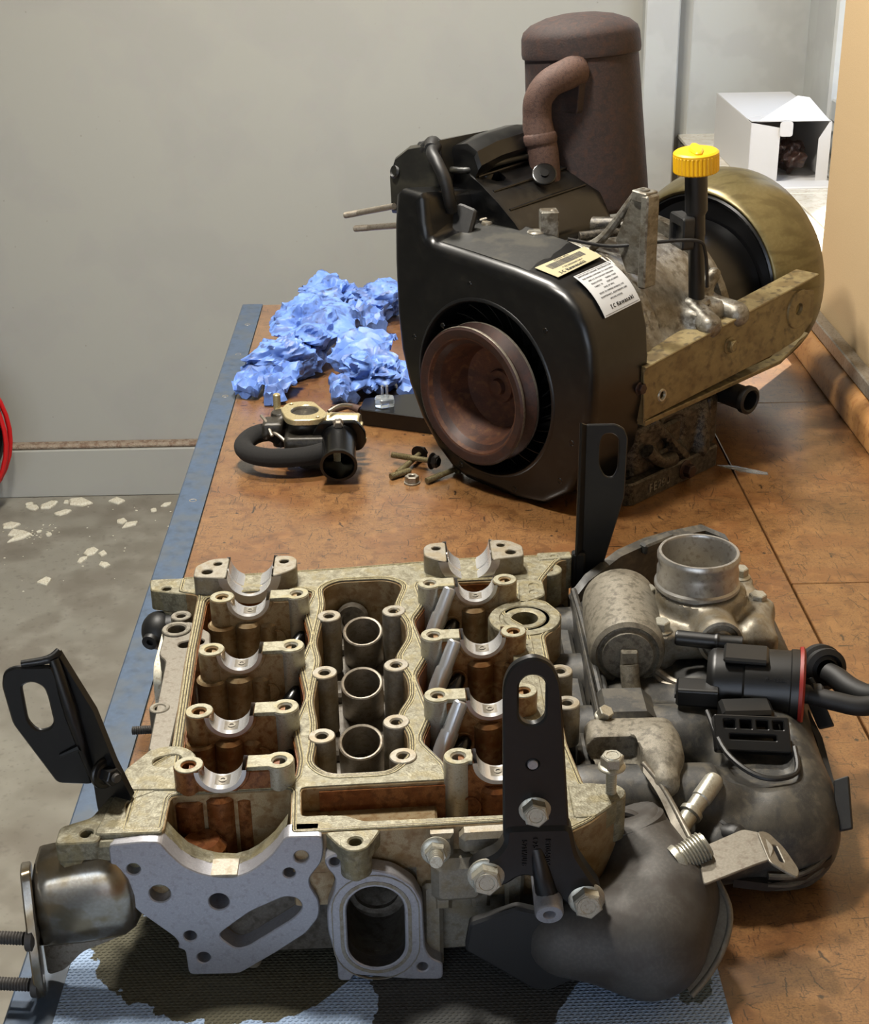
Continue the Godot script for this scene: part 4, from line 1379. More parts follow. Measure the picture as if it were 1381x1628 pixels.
func front_pipe(h: Node3D) -> void:
	# large dark shielded pipe curving round the right front corner
	var m := mb(BF)
	m.field(func(q: Vector3) -> float:
		var d := sd_cap(q, Vector3(168, 74, 1012), Vector3(188, 54, 950), 34, 44)
		d = smin(d, sd_cap(q, Vector3(186, 52, 950), Vector3(172, 44, 916), 43, 43), 14.0)
		d = smin(d, sd_cap(q, Vector3(172, 45, 918), Vector3(112, 48, 924), 43, 36), 16.0)
		d = smax(d, -(q.y - 3.0), 2.0)
		# hollow mouth
		d = smax(d, (q - Vector3(158, 92, 1005)).dot(Vector3(-.30, .88, .36)), 2.0)
		return d, Vector3(80, -6, 860), Vector3(250, 130, 1060), 5.0)
	var root := obj("pipe_shield", m, M.heat_steel, h, "dull grey curved pipe cover")
	m = mb(BF)
	var mouth := along(Vector3(165, 88, 1007), Vector3(-.30, .88, .36))
	m.lathe(mouth, [Vector2(0, -4), Vector2(24, -4), Vector2(26, 1), Vector2(30, 2), Vector2(33, 0), Vector2(34, -10)], 32)
	obj("pipe_mouth", m, M.heat_steel, root)
	m = mb(BF)
	m.prism(front_at(908), soft(P([34, 70, 70, 84, 148, 60, 150, 30, 96, 2, 84, 3, 30, 44]), 3), 0, 10, [], 2, 2)
	obj("lower_cover", m, M.rubber, root)
	m = mb(BF)
	m.tube([Vector3(150, 98, 1010), Vector3(170, 96, 1006), Vector3(186, 90, 996)], [3.0, 4.0, 3.0], 8)
	m.tube([Vector3(186, 92, 998), Vector3(206, 78, 968), Vector3(222, 60, 930)], [2.0, 2.0, 2.0], 8)
	obj("weld_bead", m, M.heat_steel, root)
	# bent strap with a rolled rim that carries the threaded stub
	m = mb(BF, 50.0)
	var secs := []
	var rim := []
	var pth := [Vector3(186, 112, 1056), Vector3(198, 104, 1036), Vector3(209, 92, 1010), Vector3(218, 84, 974), Vector3(232, 70, 950), Vector3(238, 58, 930), Vector3(232, 42, 912), Vector3(218, 27, 896), Vector3(202, 16, 884)]
	for i in 33:
		var f := i / 4.0
		var k := mini(int(f), 7)
		var c: Vector3 = pth[k].cubic_interpolate(pth[k + 1], pth[maxi(k - 1, 0)], pth[mini(k + 2, 8)], f - k)
		var inward := (Vector3(176, 52, 950) - c).normalized()
		var th := inward.cross(pth[k + 1] - pth[k]).normalized() * 1.3
		var wd := 9.0 + 6.0 * sin(clampf(f / 8.0, 0, 1) * PI)
		secs.append(PackedVector3Array([c - th, c + th, c + inward * wd + th, c + inward * wd - th]))
		if i % 2 == 0: rim.append(c)
	m.loft(secs)
	m.tube(rim, 2.6, 10, 2)
	var strap := obj("strap", m, M.steel_dull, h, "bent steel strap with a threaded stub")
	m = mb(BF)
	m.lathe(along(Vector3(200, 90, 952), Vector3(.80, .35, .30)), [Vector2(0, -3), Vector2(14, -3), Vector2(14, 2), Vector2(11, 4), Vector2(11, 6)], 24)
	m.screw(along(Vector3(200, 90, 952), Vector3(.80, .35, .30)), 12, 4, 26, 2.6, 22)
	obj("threaded_stub", m, M.zinc, strap)
	# flat tab with a folded slotted end
	m = mb(BF)
	var tq := func(x: float, d: float) -> Vector3: return Vector3(x, 90 + (x - 215) * .10, d)
	plate3(m, [tq.call(214, 922), tq.call(258, 940), tq.call(270, 944), tq.call(276, 958), tq.call(270, 978), tq.call(257, 985), tq.call(217, 966)], 2.2, [], .6, 4)
	obj("tab", m, M.steel_dull, strap)
	m = mb(BF)
	var e0 := Vector3(268, 95, 0)
	plate3(m, [Vector3(268, 96, 940), Vector3(288, 89, 928), Vector3(292, 88, 940), Vector3(286, 92, 964), Vector3(276, 96, 980), Vector3(266, 97, 978)], 2.2, [[Vector3(277, 92.6, 944), Vector3(281, 91.4, 944), Vector3(279, 92.6, 964), Vector3(275, 93.8, 964)]], .6, 5)
	obj("tab_end", m, M.steel_dull, strap)
	# small bright pipe stub
	m = mb(BF)
	var t := along(Vector3(212, 82, 1008), Vector3(.62, .35, .7))
	m.lathe(t, [Vector2(0, 0), Vector2(7.4, 0), Vector2(7.4, 12), Vector2(10, 13), Vector2(10, 17), Vector2(7.6, 18), Vector2(7.6, 30), Vector2(8.6, 31), Vector2(8.6, 52), Vector2(6.6, 56), Vector2(4, 56), Vector2(4, 50), Vector2(0, 50)], 24)
	obj("pipe_stub", m, M.zinc, h)
	# stamped cover plate beside the throttle
	m = mb(BF)
	m.field(func(q: Vector3) -> float:
		var d := sd_box(q, Vector3(182, 106, 1092), Vector3(40, 13, 32), 12)
		d = smin(d, sd_cap(q, Vector3(204, 108, 1090), Vector3(203, 100, 1044), 16, 13), 14)
		d = smax(d, -sd_box(q, Vector3(164, 108, 1066), Vector3(22, 11, 22), 5), 3.0)
		return smax(d, -(q.y - 88), 2.0), Vector3(130, 84, 1010), Vector3(236, 128, 1136), 3.2)
	obj("stamped_cover", m, M.cast_dusty, h)

func throttle(h: Node3D) -> void:
	var c := Vector3(272, 0, 1297)
	var y := Transform3D(Basis(), c)
	var up := frame(c, Vector3(1, 0, 0), Vector3(0, 0, 1), Vector3(0, 1, 0))
	# body casting
	var m := mb(BF)
	m.field(func(q: Vector3) -> float:
		var d := sd_cyl(q, Vector3(276, 112, 1296), Vector3(276, 152, 1296), 44)
		d = smin(d, sd_box(q, Vector3(280, 118, 1288), Vector3(62, 14, 56), 10), 10)
		for b in [Vector3(229, 0, 1243), Vector3(226, 0, 1312), Vector3(332, 0, 1293), Vector3(326, 0, 1350)]:
			d = smin(d, sd_cyl(q, b + Vector3(0, 96, 0), b + Vector3(0, 134, 0), 14), 6)
		d = smin(d, sd_cyl(q, Vector3(282, 132, 1222), Vector3(280, 132, 1270), 21), 5)
		d = smin(d, sd_cap(q, Vector3(320, 130, 1250), Vector3(332, 124, 1290), 12, 16), 10)
		return d, Vector3(200, 92, 1205), Vector3(360, 160, 1375), 3.6)
	var root := obj("throttle_body", m, M.cast, h, "cast aluminium throttle body with an open round neck")
	m = mb(BF)
	m.lathe(up, [Vector2(33, 96), Vector2(33.5, 150), Vector2(34.5, 188), Vector2(36, 191), Vector2(38.5, 191), Vector2(40, 188), Vector2(40, 184), Vector2(38.6, 181), Vector2(38.6, 174), Vector2(39.6, 172), Vector2(39.6, 160), Vector2(41.5, 158), Vector2(41.5, 155), Vector2(38, 153), Vector2(38, 140)], 56)
	obj("neck", m, M.polished_worn, root)
	m = mb(BF)
	m.cyl(up, 33.4, 108, 110)
	obj("throttle_plate", m, M.steel_worn, root)
	for b in [Vector3(229, 136, 1243), Vector3(226, 136, 1312), Vector3(332, 136, 1293), Vector3(326, 136, 1350)]:
		m = mb(BF)
		m.bolt(along(b, Vector3(0, 1, 0), Vector3(.3, 0, 1)), 15, 9, 11, 0, 0, false)
		obj("flange_bolt", m, M.zinc, root)
	m = mb(BF)
	m.lathe(along(Vector3(282, 132, 1222), Vector3(0, .12, -1)), [Vector2(22, -8), Vector2(21, 2), Vector2(18, 2.5), Vector2(16, 0), Vector2(13, 0), Vector2(12, 2), Vector2(10, 3), Vector2(0, 3)], 32)
	obj("pivot_plug", m, M.cast, root)
	# motor can lying to the left
	m = mb(BF)
	var t := along(Vector3(202, 120, 1340), Vector3(-.06, .02, -1))
	m.lathe(t, [Vector2(0, 0), Vector2(28, 0), Vector2(37, 12), Vector2(38, 40), Vector2(36, 112), Vector2(34, 120), Vector2(30, 123), Vector2(28, 120), Vector2(26, 121), Vector2(24, 125), Vector2(20, 126), Vector2(0, 126)], 44)
	var motor := obj("motor_can", m, M.cast_dusty, root)
	m = mb(BF)
	m.prism(along(Vector3(195, 122, 1216), Vector3(0, .1, -1)), rrect(-8, -9, 8, 9, 2), 0, 10, [], 1.5)
	m.tube([Vector3(195, 118, 1208), Vector3(196, 102, 1200), Vector3(200, 86, 1192)], [9.0, 9.0, 9.0], 14)
	obj("motor_lug", m, M.cast_dusty, motor)
	m = mb(BF)
	m.tube([Vector3(222, 104, 1222), Vector3(240, 98, 1206), Vector3(262, 102, 1196), Vector3(286, 108, 1194)], 4.0, 8)
	m.tube([Vector3(222, 102, 1234), Vector3(226, 96, 1212), Vector3(246, 94, 1200)], 4.0, 8)
	obj("wire_clip", m, M.steel_worn, root)

func manifold(h: Node3D) -> void:
	var m := mb(BF)
	m.field(func(q: Vector3) -> float:
		var d := sd_box(q, Vector3(268, 58, 1300), Vector3(100, 40, 120), 24)
		# plenum swelling towards the viewer, bulging at the right
		d = smin(d, sd_cap(q, Vector3(294, 48, 1210), Vector3(304, 40, 1056), 58, 50), 26)
		d = smin(d, sd_cap(q, Vector3(304, 40, 1060), Vector3(250, 46, 1024), 50, 30), 20)
		d = smin(d, sd_cap(q, Vector3(314, 68, 1160), Vector3(318, 60, 1086), 42, 36), 22)
		# runners to the head
		for k in 4:
			var v := 1350.0 - k * 95.0
			d = smin(d, sd_cap(q, Vector3(140, 70, v), Vector3(250, 66, v - 6), 30, 36), 10)
		# hollow for the valve
		d = smax(d, -sd_box(q, Vector3(286, 112, 1092), Vector3(34, 24, 42), 8), 6)
		d = smax(d, -(q.y - 3), 2)
		return d, Vector3(104, -4, 960), Vector3(390, 128, 1430), 6.0)
	var root := obj("intake_manifold", m, M.dusty_plastic, h, "black dusty plastic intake manifold")
	# welded seam band and its ribs
	m = mb(BF)
	var secs := []
	for q in [[356, 80, 1196], [360, 72, 1140], [358, 58, 1090], [354, 46, 1054], [340, 36, 1020], [316, 30, 1004], [286, 28, 998], [258, 30, 1002]]:
		var c := Vector3(q[0], q[1], q[2])
		var out := (Vector3(q[0], 0, q[2]) - Vector3(300, 0, 1090)).normalized() * 4
		secs.append(PackedVector3Array([c - out + Vector3(0, -4, 0), c + out + Vector3(0, -4, 0), c + out + Vector3(0, 4, 0), c - out + Vector3(0, 4, 0)]))
	m.loft(secs)
	obj("weld_seam", m, M.black_plastic, root)
	for q in [[Vector3(360, 80, 1062), Vector3(352, 60, 1044)], [Vector3(358, 104, 1186), Vector3(364, 88, 1160)]]:
		m = mb(BF)
		plate3(m, [q[0] + Vector3(-6, 0, 8), q[0] + Vector3(6, 6, 6), q[1] + Vector3(12, -6, -8), q[1] + Vector3(-2, -10, -6)], 5, [], 1, 2)
		obj("lug", m, M.black_plastic, root)
	# raised rear wall with a lip
	m = mb(BF)
	var path := [[158, 100, 1372], [176, 118, 1384], [214, 128, 1420], [247, 126, 1452], [276, 124, 1472], [317, 122, 1492], [340, 118, 1474]]
	secs = []
	for q in path:
		secs.append(PackedVector3Array([Vector3(q[0], 40, q[2] - 6), Vector3(q[0], q[1], q[2] - 6), Vector3(q[0] - 3, q[1] + 3, q[2] + 4), Vector3(q[0] - 3, 40, q[2] + 6)]))
	m.loft(secs)
	m.box(frame(Vector3(258, 124, 1452), Vector3(.8, 0, .6), Vector3(0, 1, 0), Vector3(-.6, 0, .8)), Vector3(), Vector3(44, 12, 12), 2)
	obj("rear_wall", m, M.dusty_plastic, root)
	# flat flange and channel beside the head
	m = mb(BF)
	m.box(Transform3D(), Vector3(146, 70, 1220), Vector3(16, 40, 330), 4)
	m.box(Transform3D(), Vector3(158, 84, 1250), Vector3(4, 56, 230), 1.5)
	m.box(Transform3D(), Vector3(170, 78, 1240), Vector3(8, 50, 250), 2)
	m.tube([Vector3(160, 112, 1370), Vector3(164, 110, 1250), Vector3(166, 102, 1150)], 3.5, 8)
	m.box(Transform3D(), Vector3(184, 92, 1160), Vector3(56, 36, 60), 10)
	obj("runner_flange", m, M.dusty_plastic, root)
	m = mb(BF)
	m.bolt(along(Vector3(160, 118, 1120), Vector3(.3, .9, -.3)), 12, 9, 8, 0, 0, false)
	obj("flange_bolt", m, M.zinc, root)
	# ribbed skin over the dusty plenum
	m = mb(BF)
	m.tube([Vector3(256, 108, 1140), Vector3(262, 104, 1080), Vector3(286, 98, 1052), Vector3(316, 98, 1056), Vector3(322, 104, 1086)], 2.5, 8)
	m.tube([Vector3(214, 66, 1034), Vector3(244, 74, 1024), Vector3(262, 68, 1008)], 4.0, 8)
	obj("rib", m, M.black_plastic, root)
	for k in 2:
		m = mb(BF)
		m.tube([Vector3(356 - k * 3, 64 - k * 9, 1090), Vector3(352 - k * 2, 50 - k * 9, 1046), Vector3(334, 40 - k * 8, 1014), Vector3(308, 36 - k * 8, 999), Vector3(284, 38 - k * 8, 996)], 2.6, 8)
		obj("seam_ridge", m, M.dusty_plastic, root)
	m = mb(BF)
	m.tube([Vector3(238, 60, 1028), Vector3(258, 66, 1012), Vector3(274, 54, 1000)], [9.0, 12.0, 6.0], 12)
	obj("clip_boss", m, M.black_plastic, root)

func purge_valve(h: Node3D) -> void:
	# black solenoid valve with a red seal, lying across the manifold
	var m := mb(BF)
	var a := Vector3(268, 112, 1186)
	var ax := Vector3(1, .02, -.24).normalized()
	var t := along(a, ax)
	m.lathe(t, [Vector2(0, -4), Vector2(26, -4), Vector2(30, 0), Vector2(31, 4), Vector2(31, 28), Vector2(33, 30), Vector2(33.5, 70), Vector2(35, 71), Vector2(35, 78), Vector2(30, 82), Vector2(0, 83)], 44)
	var root := obj("purge_valve", m, M.black_plastic_clean, h, "round black solenoid valve with a red seal")
	m = mb(BF)
	m.lathe(t, [Vector2(33, 77.5), Vector2(37.4, 78), Vector2(38, 81), Vector2(35, 83), Vector2(30, 83)], 40)
	obj("red_seal", m, M.red_seal, root)
	m = mb(BF)
	var s := along(Vector3(240, 136, 1226), Vector3(1, 0, -.28))
	m.lathe(s, [Vector2(0, 0), Vector2(6, 0), Vector2(7.4, 2), Vector2(7.4, 36), Vector2(8.6, 38), Vector2(8.6, 40), Vector2(7.4, 42), Vector2(8, 62), Vector2(0, 62)], 20)
	m.prism(along(Vector3(232, 114, 1166), Vector3(1, .02, -.2)), rrect(-12, -9, 12, 9, 3), 0, 38, [], 1, 2)
	m.prism(along(Vector3(232, 114, 1166), Vector3(1, .02, -.2)), rrect(-9, -2.5, 9, 2.5, 1), -1.2, 2)
	m.box(along(a, ax), Vector3(4, 33, 30), Vector3(30, 6, 40), 2)
	m.box(along(a, ax), Vector3(-24, 6, 18), Vector3(14, 20, 26), 2)
	obj("valve_port", m, M.black_plastic_clean, root)
	letters("raised_marking", "K - 1534", Transform3D(Basis(Vector3(.97, -.02, .23), Vector3(0, .80, -.6), Vector3(-.19, .6, .77)).orthonormalized(), BF * (a + ax * 50 + Vector3(0, 22.5, -26.5))), 5.0, .5, M.black_plastic, root)
	# holder grid below
	m = mb(BF)
	var g := frame(Vector3(288, 106, 1104), Vector3(1, 0, -.12), Vector3(0, .7, .7), Vector3(0, -.7, .7))
	m.prism(g, rrect(-32, -16, 32, 16, 2), -7, 7, [rrect(-20, -6, 20, -1, 1), rrect(-24, 4, -14, 12, 1), rrect(-10, 4, 0, 12, 1), rrect(4, 4, 14, 12, 1), rrect(18, 4, 27, 12, 1)], 1, 1)
	m.box(Transform3D(), Vector3(288, 112, 1130), Vector3(46, 18, 26), 3)
	obj("valve_holder", m, M.black_plastic_clean, root)
	# hoses running off to the right
	m = mb(BF)
	m.lathe(along(Vector3(346, 112, 1160), Vector3(1, 0, -.12)), [Vector2(0, 0), Vector2(8, 0), Vector2(9, 3), Vector2(8, 7), Vector2(10, 9), Vector2(10, 16), Vector2(8, 18)], 20)
	m.tube([Vector3(352, 112, 1158), Vector3(372, 111, 1148), Vector3(396, 110, 1140), Vector3(425, 114, 1146), Vector3(470, 122, 1170)], [8.5, 9.0, 9.0, 9.0, 9.0], 16)
	m.tube([Vector3(378, 112, 1196), Vector3(384, 112, 1186), Vector3(394, 110, 1168), Vector3(410, 110, 1156), Vector3(440, 116, 1158), Vector3(480, 124, 1180)], [10.0, 10.5, 11.0, 11.0, 11.0, 11.0], 16)
	obj("hose", m, M.rubber, root)
	m = mb(BF)
	m.lathe(along(Vector3(377, 112, 1204), Vector3(.18, .25, -1)), [Vector2(0, -14), Vector2(20, -14), Vector2(21, -6), Vector2(18, -4), Vector2(18, 0), Vector2(20, 1), Vector2(20, 5), Vector2(15, 7), Vector2(13, 4), Vector2(10, 6)], 32)
	obj("hose_cuff", m, M.rubber, root)

# ------------------------------------------------------------------ small single-cylinder engine standing on the bench
# its own axes: t along the fan face, y up, s back along the crankshaft
var EF: Transform3D

func build_engine() -> void:
	EF = BF * Transform3D(Basis(Vector3(.6947, 0, -.7193), Vector3(0, 1, 0), Vector3(.7193, 0, .6947)), Vector3(83, 0, 1899))
	var e := thing("small_engine", "small black shrouded petrol engine with rusty pulley, yellow oil cap and tall rusty muffler", "engine", Vector3(230, 0, 2080))
	shroud(e)
	pulley(e)
	crankcase(e)
	cylinder_covers(e)
	muffler(e)
	dipstick(e)
	rear_drum(e)
	side_rail(e)
	engine_labels(e)

func shroud_outline(k: float) -> PackedVector2Array:
	# k = 0 at the fan face, 1 at the back edge: the top climbs towards the back
	var o := PackedVector2Array()
	for q in [[-21, 2, 0], [28, .5, 0], [74, .5, 0], [122, 9, 0], [160, 36, 0], [184, 80, 0], [198, 150, 0], [199, 205, 2], [195, 240, 6], [185, 268, 10], [168, 289, 10], [146, 303, 10], [118, 311, 11], [60, 317, 18], [-20, 322, 21], [-80, 326, 17], [-90, 334, 10], [-94, 352, -4], [-98, 384, -12], [-104, 391, -14], [-142, 391, -14], [-152, 383, -14], [-157, 340, -10], [-158, 290, 0], [-156, 216, 0], [-150, 165, 0], [-136, 118, 0], [-112, 72, 0], [-80, 34, 0], [-50, 11, 0]]:
		o.append(Vector2(q[0], q[1] + q[2] * k))
	return o

func shroud(e: Node3D) -> void:
	var o := shroud_outline(0)
	var m := mb(EF)
	var bell := circ(15, 146, 124, 56)
	var r := MB.fill(MB.turned(MB.inset(o, 13), true), [MB.turned(bell, false)])
	var base := m.v.size()
	for q in r[0]: m.p(Vector3(q.x, q.y, 0))
	for i in range(0, r[1].size(), 3): m.tri(base + r[1][i], base + r[1][i + 1], base + r[1][i + 2])
	var secs := []
	for q in [[13, 0, 0], [7, 1.8, 0], [3, 5, 0], [.8, 9.5, .05], [0, 15, .1], [0, 60, .5], [0, 108, .95], [1.5, 112, 1.0], [8, 112, 1.0]]:
		secs.append(loop3(front_at(q[1]), MB.inset(MB.turned(shroud_outline(q[2]), true), q[0])))
	m.loft(secs, false, true)
	var root := obj("fan_shroud", m, M.shroud, e, "black fan shroud, scuffed and dusty")
	# rolled bell mouth and the dark well with its fan
	m = mb(EF)
	m.lathe(front_at() * Transform3D(Basis(), Vector3(15, 146, 0)), [Vector2(124, 0), Vector2(122.5, -1.6), Vector2(120, -2), Vector2(118, 0), Vector2(117, 6), Vector2(118, 70), Vector2(40, 74)], 64)
	obj("bell_mouth", m, M.shroud_edge, root)
	for k in 26:
		var a := TAU * k / 26
		m = mb(EF)
		var secs2 := []
		for j in 5:
			var rr := 76.0 + j * 9.5
			var an := a + j * .10
			var c := Vector3(15 + cos(an) * rr, 146 + sin(an) * rr, 0)
			var n := Vector3(-sin(an), cos(an), 0) * .9
			secs2.append(PackedVector3Array([c + n + Vector3(0, 0, 30), c - n + Vector3(0, 0, 30), c - n + Vector3(0, 0, 68), c + n + Vector3(0, 0, 68)]))
		m.loft(secs2)
		obj("fan_blade", m, M.black_plastic_clean, root)
	# dusty skin on the top of the shroud
	m = mb(EF)
	secs = []
	for s in [14.0, 40.0, 70.0, 108.0]:
		var k: float = s / 112.0
		var row := PackedVector3Array()
		for q in [[78, 314.5, 15], [60, 317, 18], [-20, 322, 21], [-78, 325.5, 17]]: row.append(Vector3(q[0], q[1] + q[2] * k + .3, s))
		row.append(Vector3(-78, 318, s)); row.append(Vector3(78, 307, s))
		secs.append(row)
	m.loft(secs)
	obj("dusty_top", m, M.shroud_dirty, root)
	for q in [[-62, 218], [120, 250], [168, 110], [150, 52], [70, 16], [-30, 24], [-118, 190], [-12, 285]]:
		m = mb(EF)
		m.lathe(along(Vector3(q[0], q[1], 0), Vector3(0, 0, -1)), [Vector2(0, .5), Vector2(2.5, .5), Vector2(3.4, .8), Vector2(4.2, 0)], 12)
		obj("rivet", m, M.gloss_black, root)
	m = mb(EF)
	m.bolt(along(Vector3(199.5, 166, 98), Vector3(1, 0, 0)), 13, 6, 9, 0, 0, false)
	obj("side_bolt", m, M.rust_pulley, root)
	m = mb(EF)
	m.lathe(along(Vector3(-66, 338, 92), Vector3(0, 1, 0)), [Vector2(0, 5), Vector2(7, 5), Vector2(8, 3), Vector2(8, 0), Vector2(11, -1), Vector2(11, -4)], 18)
	m.box(frame(Vector3(-70, 346, 96), Vector3(.7, .3, .6), Vector3(-.3, .95, 0), Vector3(-.6, 0, .75)), Vector3(), Vector3(22, 3, 6), 1)
	obj("top_screw", m, M.cast, root)
	m = mb(EF)
	m.prism(frame(Vector3(18, 342, 122), Vector3(.75, 0, -.66), Vector3(.66, 0, .75), Vector3(0, 1, 0)), rrect(-13, -12, 13, 12, 2), -12, 24, [circ(3, 2, 3.4, 14)], 1.5)
	m.cyl(up_at() * Transform3D(Basis(), Vector3(10, 106, 0)), 13, 326, 340, 2)
	obj("mount_block", m, M.crankcase, root)

func pulley(e: Node3D) -> void:
	var t := front_at() * Transform3D(Basis(), Vector3(8, 138, 0))
	var m := mb(EF)
	m.lathe(t, [Vector2(70, -6), Vector2(80, -19), Vector2(83, -21), Vector2(92, -22), Vector2(95, -20), Vector2(95, -16), Vector2(84, -7), Vector2(84, -3), Vector2(95, 7), Vector2(95, 11), Vector2(90, 13), Vector2(70, 13)], 72)
	var root := obj("pulley", m, M.rust_pulley, e, "rusty grooved pulley")
	m = mb(EF)
	m.lathe(t, [Vector2(84, -20.6), Vector2(79, -19), Vector2(74, -10), Vector2(68, -4), Vector2(62, 18), Vector2(56, 34), Vector2(40, 40), Vector2(24, 41), Vector2(22, 37), Vector2(12, 36), Vector2(10, 30), Vector2(0, 30)], 64)
	obj("pulley_bowl", m, M.rust_bowl, root)
	m = mb(EF)
	m.lathe(t, [Vector2(95.3, -20.4), Vector2(95.9, -18.2), Vector2(95.3, -16)], 72)
	m.lathe(t, [Vector2(95.3, 7), Vector2(95.9, 9), Vector2(95.3, 11)], 72)
	obj("bright_rim", m, M.steel_worn, root)

func crankcase(e: Node3D) -> void:
	var m := mb(EF)
	m.field(func(q: Vector3) -> float:
		var d := sd_cyl(q, Vector3(30, 170, 112), Vector3(30, 170, 320), 138)
		d = smin(d, sd_box(q, Vector3(88, 150, 210), Vector3(96, 46, 98), 20), 30)
		d = smin(d, sd_box(q, Vector3(148, 214, 280), Vector3(40, 20, 44), 12), 16)
		# ribs that run round the case
		for k in 4:
			var s := 128.0 + k * 17
			var rr := Vector2(q.x - 30, q.y - 170).length()
			d = smin(d, Vector2(maxf(absf(rr - 140) - 6 + k * 1.5, 0), maxf(absf(q.z - s) - 2.5, 0)).length() - 1.5, 6)
		d = smax(d, -(q.y - 92), 8)
		return d, Vector3(-120, 80, 106), Vector3(205, 330, 336), 7.0)
	var root := obj("crankcase", m, M.crankcase, e, "grimy grey cast crankcase")
	for k in 5:
		m = mb(EF)
		var rr := 158.0 - k * 4.0
		var s := 118.0 + k * 13.0
		m.lathe(front_at() * Transform3D(Basis(), Vector3(24, 172, 0)), [Vector2(rr - 26, s), Vector2(rr - 2, s), Vector2(rr, s + 2), Vector2(rr, s + 4), Vector2(rr - 2, s + 6), Vector2(rr - 26, s + 6)], 30, -.2, 1.9)
		obj("case_rib", m, M.crankcase, root)
	# upright arm with a drilled head and web
	m = mb(EF)
	m.prism(front_at(166), soft(P([116, 290, 150, 290, 146, 396, 126, 398, 122, 392, 96, 330]), 3), 0, 12, [], 1, 1)
	m.prism(front_at(160), soft(P([124, 388, 148, 386, 148, 400, 124, 402]), 2), 0, 26, [], 1.5, 1.5)
	m.box(Transform3D(), Vector3(146, 336, 172), Vector3(12, 122, 26), 2)
	m.tube([Vector3(118, 392, 176), Vector3(80, 336, 168), Vector3(60, 316, 160)], [5.0, 6.0, 8.0], 8)
	obj("cast_arm", m, M.crankcase, root)
	m = mb(EF)
	m.lathe(along(Vector3(136, 401.6, 173), Vector3(.05, 1, 0)), [Vector2(0, .2), Vector2(3.4, .2), Vector2(4, 1.2), Vector2(6.5, 1.2), Vector2(7, 0)], 16)
	obj("arm_bush", m, M.crankcase, root)
	# round clutch housing ring behind
	m = mb(EF)
	m.lathe(front_at() * Transform3D(Basis(), Vector3(20, 170, 0)), [Vector2(120, 330), Vector2(150, 332), Vector2(152, 336), Vector2(152, 344), Vector2(148, 348), Vector2(126, 350), Vector2(110, 352)], 60)
	obj("housing_ring", m, M.crankcase, root)
	m = mb(EF)
	m.lathe(front_at() * Transform3D(Basis(), Vector3(14, 176, 0)), [Vector2(112, 346), Vector2(112, 482)], 48)
	obj("clutch_neck", m, M.drum_face, root)
	# boss cluster beside the oil filler
	m = mb(EF)
	m.field(func(q: Vector3) -> float:
		var d := sd_cap(q, Vector3(158, 228, 262), Vector3(196, 214, 250), 17, 17)
		d = smin(d, sd_cap(q, Vector3(150, 220, 310), Vector3(196, 216, 312), 18, 18), 10)
		d = smin(d, sd_cap(q, Vector3(140, 236, 300), Vector3(150, 262, 320), 14, 10), 10)
		return smax(d, -sd_cyl(q, Vector3(206, 210, 248), Vector3(230, 205, 246), 7), 2.0), Vector3(110, 180, 220), Vector3(225, 285, 340), 5.0)
	obj("boss", m, M.crankcase, root)
	m = mb(EF)
	m.field(func(q: Vector3) -> float:
		var d := sd_box(q, Vector3(90, 66, 208), Vector3(97, 44, 98), 16)
		d = smin(d, sd_cyl(q, Vector3(30, 170, 112), Vector3(30, 170, 310), 132), 14)
		d = smax(d, q.y - 104, 6)
		# pockets and ribs of the grimy lower case
		d = smax(d, -sd_box(q, Vector3(192, 74, 190), Vector3(16, 22, 26), 8), 4)
		d = smin(d, sd_cap(q, Vector3(188, 100, 150), Vector3(190, 30, 220), 6, 9), 8)
		d = smin(d, sd_cap(q, Vector3(186, 96, 264), Vector3(194, 34, 252), 9, 12), 8)
		return d, Vector3(-110, 12, 104), Vector3(212, 112, 320), 6.5)
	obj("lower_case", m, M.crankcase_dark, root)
	# foot with cast lettering and a rusty bolt
	m = mb(EF)
	m.prism(up_at(), soft(P([110, 96, 120, 84, 190, 84, 199, 92, 199, 288, 140, 292, 110, 284]), 7), 0, 32, [circ(176, 104, 6), circ(156, 112, 5), circ(178, 250, 6), circ(182, 268, 5)], 2.5, 1)
	m.prism(side_at(120), soft(P([110, 20, 270, 20, 262, 90, 118, 84]), 8), 0, 62, [], 4, 2)
	m.tube([Vector3(196, 70, 124), Vector3(199, 48, 150), Vector3(188, 36, 190)], [10.0, 8.0, 12.0], 10)
	m.box(Transform3D(), Vector3(188, 72, 268), Vector3(16, 66, 10), 3)
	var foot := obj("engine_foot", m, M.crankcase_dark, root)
	m = mb(EF)
	m.bolt(along(Vector3(200.5, 17, 210), Vector3(1, 0, 0)), 17, 11, 14, 6, 14, false)
	obj("foot_bolt", m, M.rust_pulley, foot)
	var bx := (EF.basis * Vector3(0, 0, 1)).normalized()
	var bz := (EF.basis * Vector3(1, 0, 0)).normalized()
	letters("cast_lettering", "FE290", Transform3D(Basis(bx, Vector3.UP, bz), EF * Vector3(199.4, 15, 150)), 17.0, 1.8, M.crankcase, foot)
	# drain pipe
	m = mb(EF)
	m.lathe(along(Vector3(158, 100, 318), Vector3(1, -.02, -.1)), [Vector2(13, 0), Vector2(17, 0), Vector2(17, 60), Vector2(20, 64), Vector2(20, 72), Vector2(16, 74), Vector2(14, 72), Vector2(14, 10), Vector2(0, 10)], 28)
	obj("drain_pipe", m, M.black_plastic, root)
	m = mb(EF)
	m.tube([Vector3(60, 336, 112), Vector3(100, 326, 150), Vector3(140, 330, 190), Vector3(176, 330, 236), Vector3(182, 312, 250), Vector3(180, 262, 262)], 2.4, 7)
	obj("wire", m, M.rubber, root)
	m = mb(EF)
	m.tube([Vector3(40, 326, 160), Vector3(70, 330, 200), Vector3(90, 326, 230)], [7.0, 6.0, 7.0], 10)
	obj("linkage", m, M.crankcase_dark, root)
